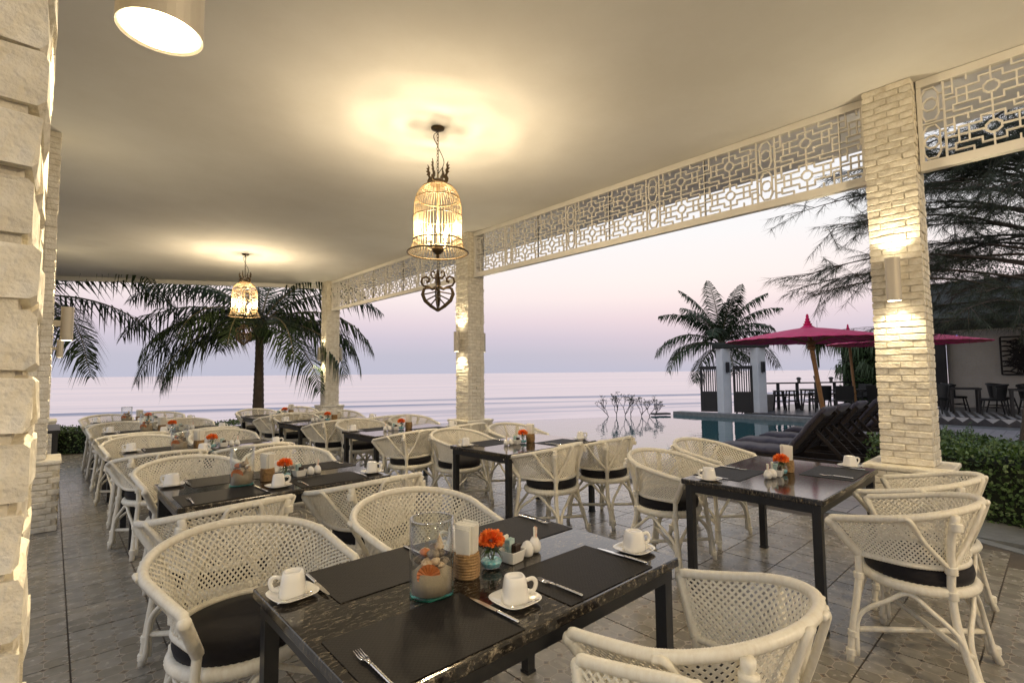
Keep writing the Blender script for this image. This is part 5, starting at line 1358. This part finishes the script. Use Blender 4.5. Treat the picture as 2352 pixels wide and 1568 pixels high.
# ------------------------------------------------------------------ pavilion at the right
t = empty('pavilion', (20.5, .5, 0), 0, 'open pavilion with a dark roof and pale brick wall, right of the near column', 'pavilion')
b_ = MB(); b_.box(-2.1, 3.4, -7.5, 2.5, -.5, .15); b_.build('platform', 'deck_dark', t)
fl_ = MB()
for k in range(48):
    y = -7.4+k*.2; fl_.quad_box([(-2.0, y, .151), (-2.0, y+.09, .151), (.6, y+.49, .151), (.6, y+.40, .151), (-2.0, y, .156), (-2.0, y+.09, .156), (.6, y+.49, .156), (.6, y+.40, .156)])
fl_.build('floor_stripes', 'stripe_white', t, kind='stuff')
zg = MB()
for k in range(33):
    y = -7.4+k*.3; zg.face([(-2.104, y, .145), (-2.104, y+.3, .145), (-2.104, y+.15, .02)]); 
zg.build('zigzag_edge', 'stripe_white', t, kind='stuff')
wl = MB(); wl.box(2.6, 2.8, -7.5, 2.25, .151, 2.8); wall = wl.build('wall', 'mortar_paint', t)
wb = MB(); z = .16; c = 0; random.seed(23)
while z < 2.72:
    y = -7.5-(.12 if c % 2 else 0)
    while y < 2.24:
        y1 = min(y+.24, 2.25)
        wb.box(2.584+random.uniform(0, .006), 2.62, max(y+.005, -7.5), y1-.005, z+.004, z+.072); y += .24
    z += .078; c += 1
wb.build('wall_bricks', 'wall_white', wall, kind='stuff')
ps = MB(); ps.box(2.3, 2.58, 2.26, 2.62, .152, 2.9); ps.build('post', 'gate_black', t)
rf = MB(); rf.quad_box([(-3.0, -8.4, 2.66), (-3.0, 2.9, 2.66), (-.2, 2.9, 3.95), (-.2, -8.4, 3.95), (-3.0, -8.4, 2.80), (-3.0, 2.9, 2.80), (-.2, 2.9, 4.12), (-.2, -8.4, 4.12)]); rf.quad_box([(-.199, -8.4, 3.95), (-.199, 2.9, 3.95), (3.8, 2.9, 2.72), (3.8, -8.4, 2.72), (-.199, -8.4, 4.12), (-.199, 2.9, 4.12), (3.8, 2.9, 2.88), (3.8, -8.4, 2.88)])
rf.build('roof', 'roof_dark', t)
rn_ = random.Random(4); th = MB()
for k in range(5000):
    u_ = rn_.random(); y = rn_.uniform(-8.4, 2.9); p = V(lerp(-3.0, -.2, u_), y, lerp(2.74, 4.12, u_)+.01); q = V(-.16, rn_.gauss(0, .02), -.06+rn_.uniform(0, .05)); sd_ = V(0, .025, 0); th.face([p-sd_, p+sd_, p+q])
th.build('thatch', 'roof_dark', t, kind='stuff')
# pierced metal panel of branches on the pavilion wall
t = empty('branch_panel', (22.95, 1.38, 1.27), 0, 'black metal wall panel cut into branching coral shapes', 'wall panel'); random.seed(29)
b_ = MB(); H2 = 1.22; W2 = 2.2
for (a, c) in (((0, 0, 0), (0, -W2, 0)), ((0, 0, H2), (0, -W2, H2)), ((0, 0, 0), (0, 0, H2)), ((0, -W2, 0), (0, -W2, H2))): b_.beam(a, c, .05, .05)
b_.build('panel_frame', 'rust_panel', t); b_ = MB()
def twig(y, z, a, L, r_, lv):
    y2, z2 = y-math.cos(a)*L, z+math.sin(a)*L
    if y2 > -.02 or y2 < -W2+.02 or z2 < .02 or z2 > H2-.02: return
    b_.tube([(0, y, z), (0, (y+y2)/2, (z+z2)/2+.01), (0, y2, z2)], [r_, r_, r_*.9], 5, flat=1)
    if lv:
        for s_ in (-1, 1): twig(y2, z2, a+s_*random.uniform(.35, .7), L*random.uniform(.75, .95), r_*.86, lv-1)
for k in range(7): twig(-.03, .1+k*.165, random.uniform(-.25, .25), .17, .026, 6)
for k in range(5): twig(-.5-.32*k, .03, pi/2+random.uniform(-.3, .3), .16, .024, 5)
for k in range(5): twig(-.6-.32*k, H2-.03, -pi/2+random.uniform(-.3, .3), .16, .024, 5)
b_.build('branches', 'rust_panel', t)
t = empty('indicator_light', (22.97, 2.45, 2.58), 0, 'tiny blue light high on the pavilion wall', 'light'); b_ = MB(); b_.ball((0, 0, 0), .04, 10, 6); b_.build('lens', 'blue_glow', t); b_ = MB(); b_.ball((.05, 0, 0), .07, 10, 6); b_.build('housing', 'pillar_white', t)
# dark barrel chairs and tables in the pavilion
def pav_chair():
    t = empty('barrel_chair'); b_ = MB(); n_ = 20
    for (r_, z) in ((.27, .44), (.33, .80)):
        for i in range(n_+1): a = pi*.05+pi*.9*i/n_+pi; b_.v.append((r_*math.cos(a), r_*math.sin(a), z+(0 if z < .5 else .05*math.sin(pi*i/n_))))
    for i in range(n_): b_.f.append((i, i+1, n_+2+i, n_+1+i))
    o = b_.build('backrest', 'black_wicker', t); md = o.modifiers.new('s', 'SOLIDIFY'); md.thickness = .03
    b_ = MB(); b_.tube([(.33*math.cos(pi*.02+pi*.96*i/20+pi), .33*math.sin(pi*.02+pi*.96*i/20+pi), .80+.05*math.sin(pi*i/20)) for i in range(21)], .028, 7); b_.build('rim', 'black_wicker', t)
    b_ = MB(); b_.lathe([(.02, .40), (.27, .40), (.28, .43), (.26, .46), (.02, .47)], 18); b_.build('seat', 'black_wicker', t)
    for sx in (-1, 1):
        for sy in (-1, 1): b_ = MB(); b_.tube([(sx*.2, sy*.2, .41), (sx*.27, sy*.27, .002)], .02, 6); b_.build('leg', 'black_wicker', t)
    b_ = MB(); b_.tube([(-.24, -.24, .2), (.24, .24, .2)], .015, 5); b_.tube([(.24, -.24, .22), (-.24, .24, .22)], .015, 5); b_.build('stretcher', 'black_wicker', t)
    return t
PC = pav_chair()
for k, (x, y, rz, lb) in enumerate(((19.55, 2.62, 1.2, 'dark barrel chair under the pavilion, nearest the white column'), (21.0, 2.35, 3.4, 'dark barrel chair deep in the pavilion behind the first table'), (19.75, 1.42, .2, 'dark barrel chair in the middle of the pavilion front'), (20.9, 1.3, 2.8, 'dark barrel chair behind the middle pavilion chair'), (20.3, .62, 1.9, 'dark barrel chair at the right photo edge under the pavilion'))):
    if k == 0: PC.location = (x, y, .16); PC.rotation_euler = (0, 0, rz); tag(PC, lb, 'chair', 'dark barrel chairs under the pavilion')
    else: dup(PC, (x, y, .16), rz, lb, 'dark barrel chairs under the pavilion')
deck_table(20.1, 2.05, .2, 'black table under the pavilion, next to the white column'); deck_table(19.5, .72, .1, 'black table under the pavilion at the right photo edge')
for o in bpy.data.objects:
    if o.name.startswith('deck_table') and o.parent is None and o.location.x < 20.3 and o.location.y < 3: o.location.z = .16
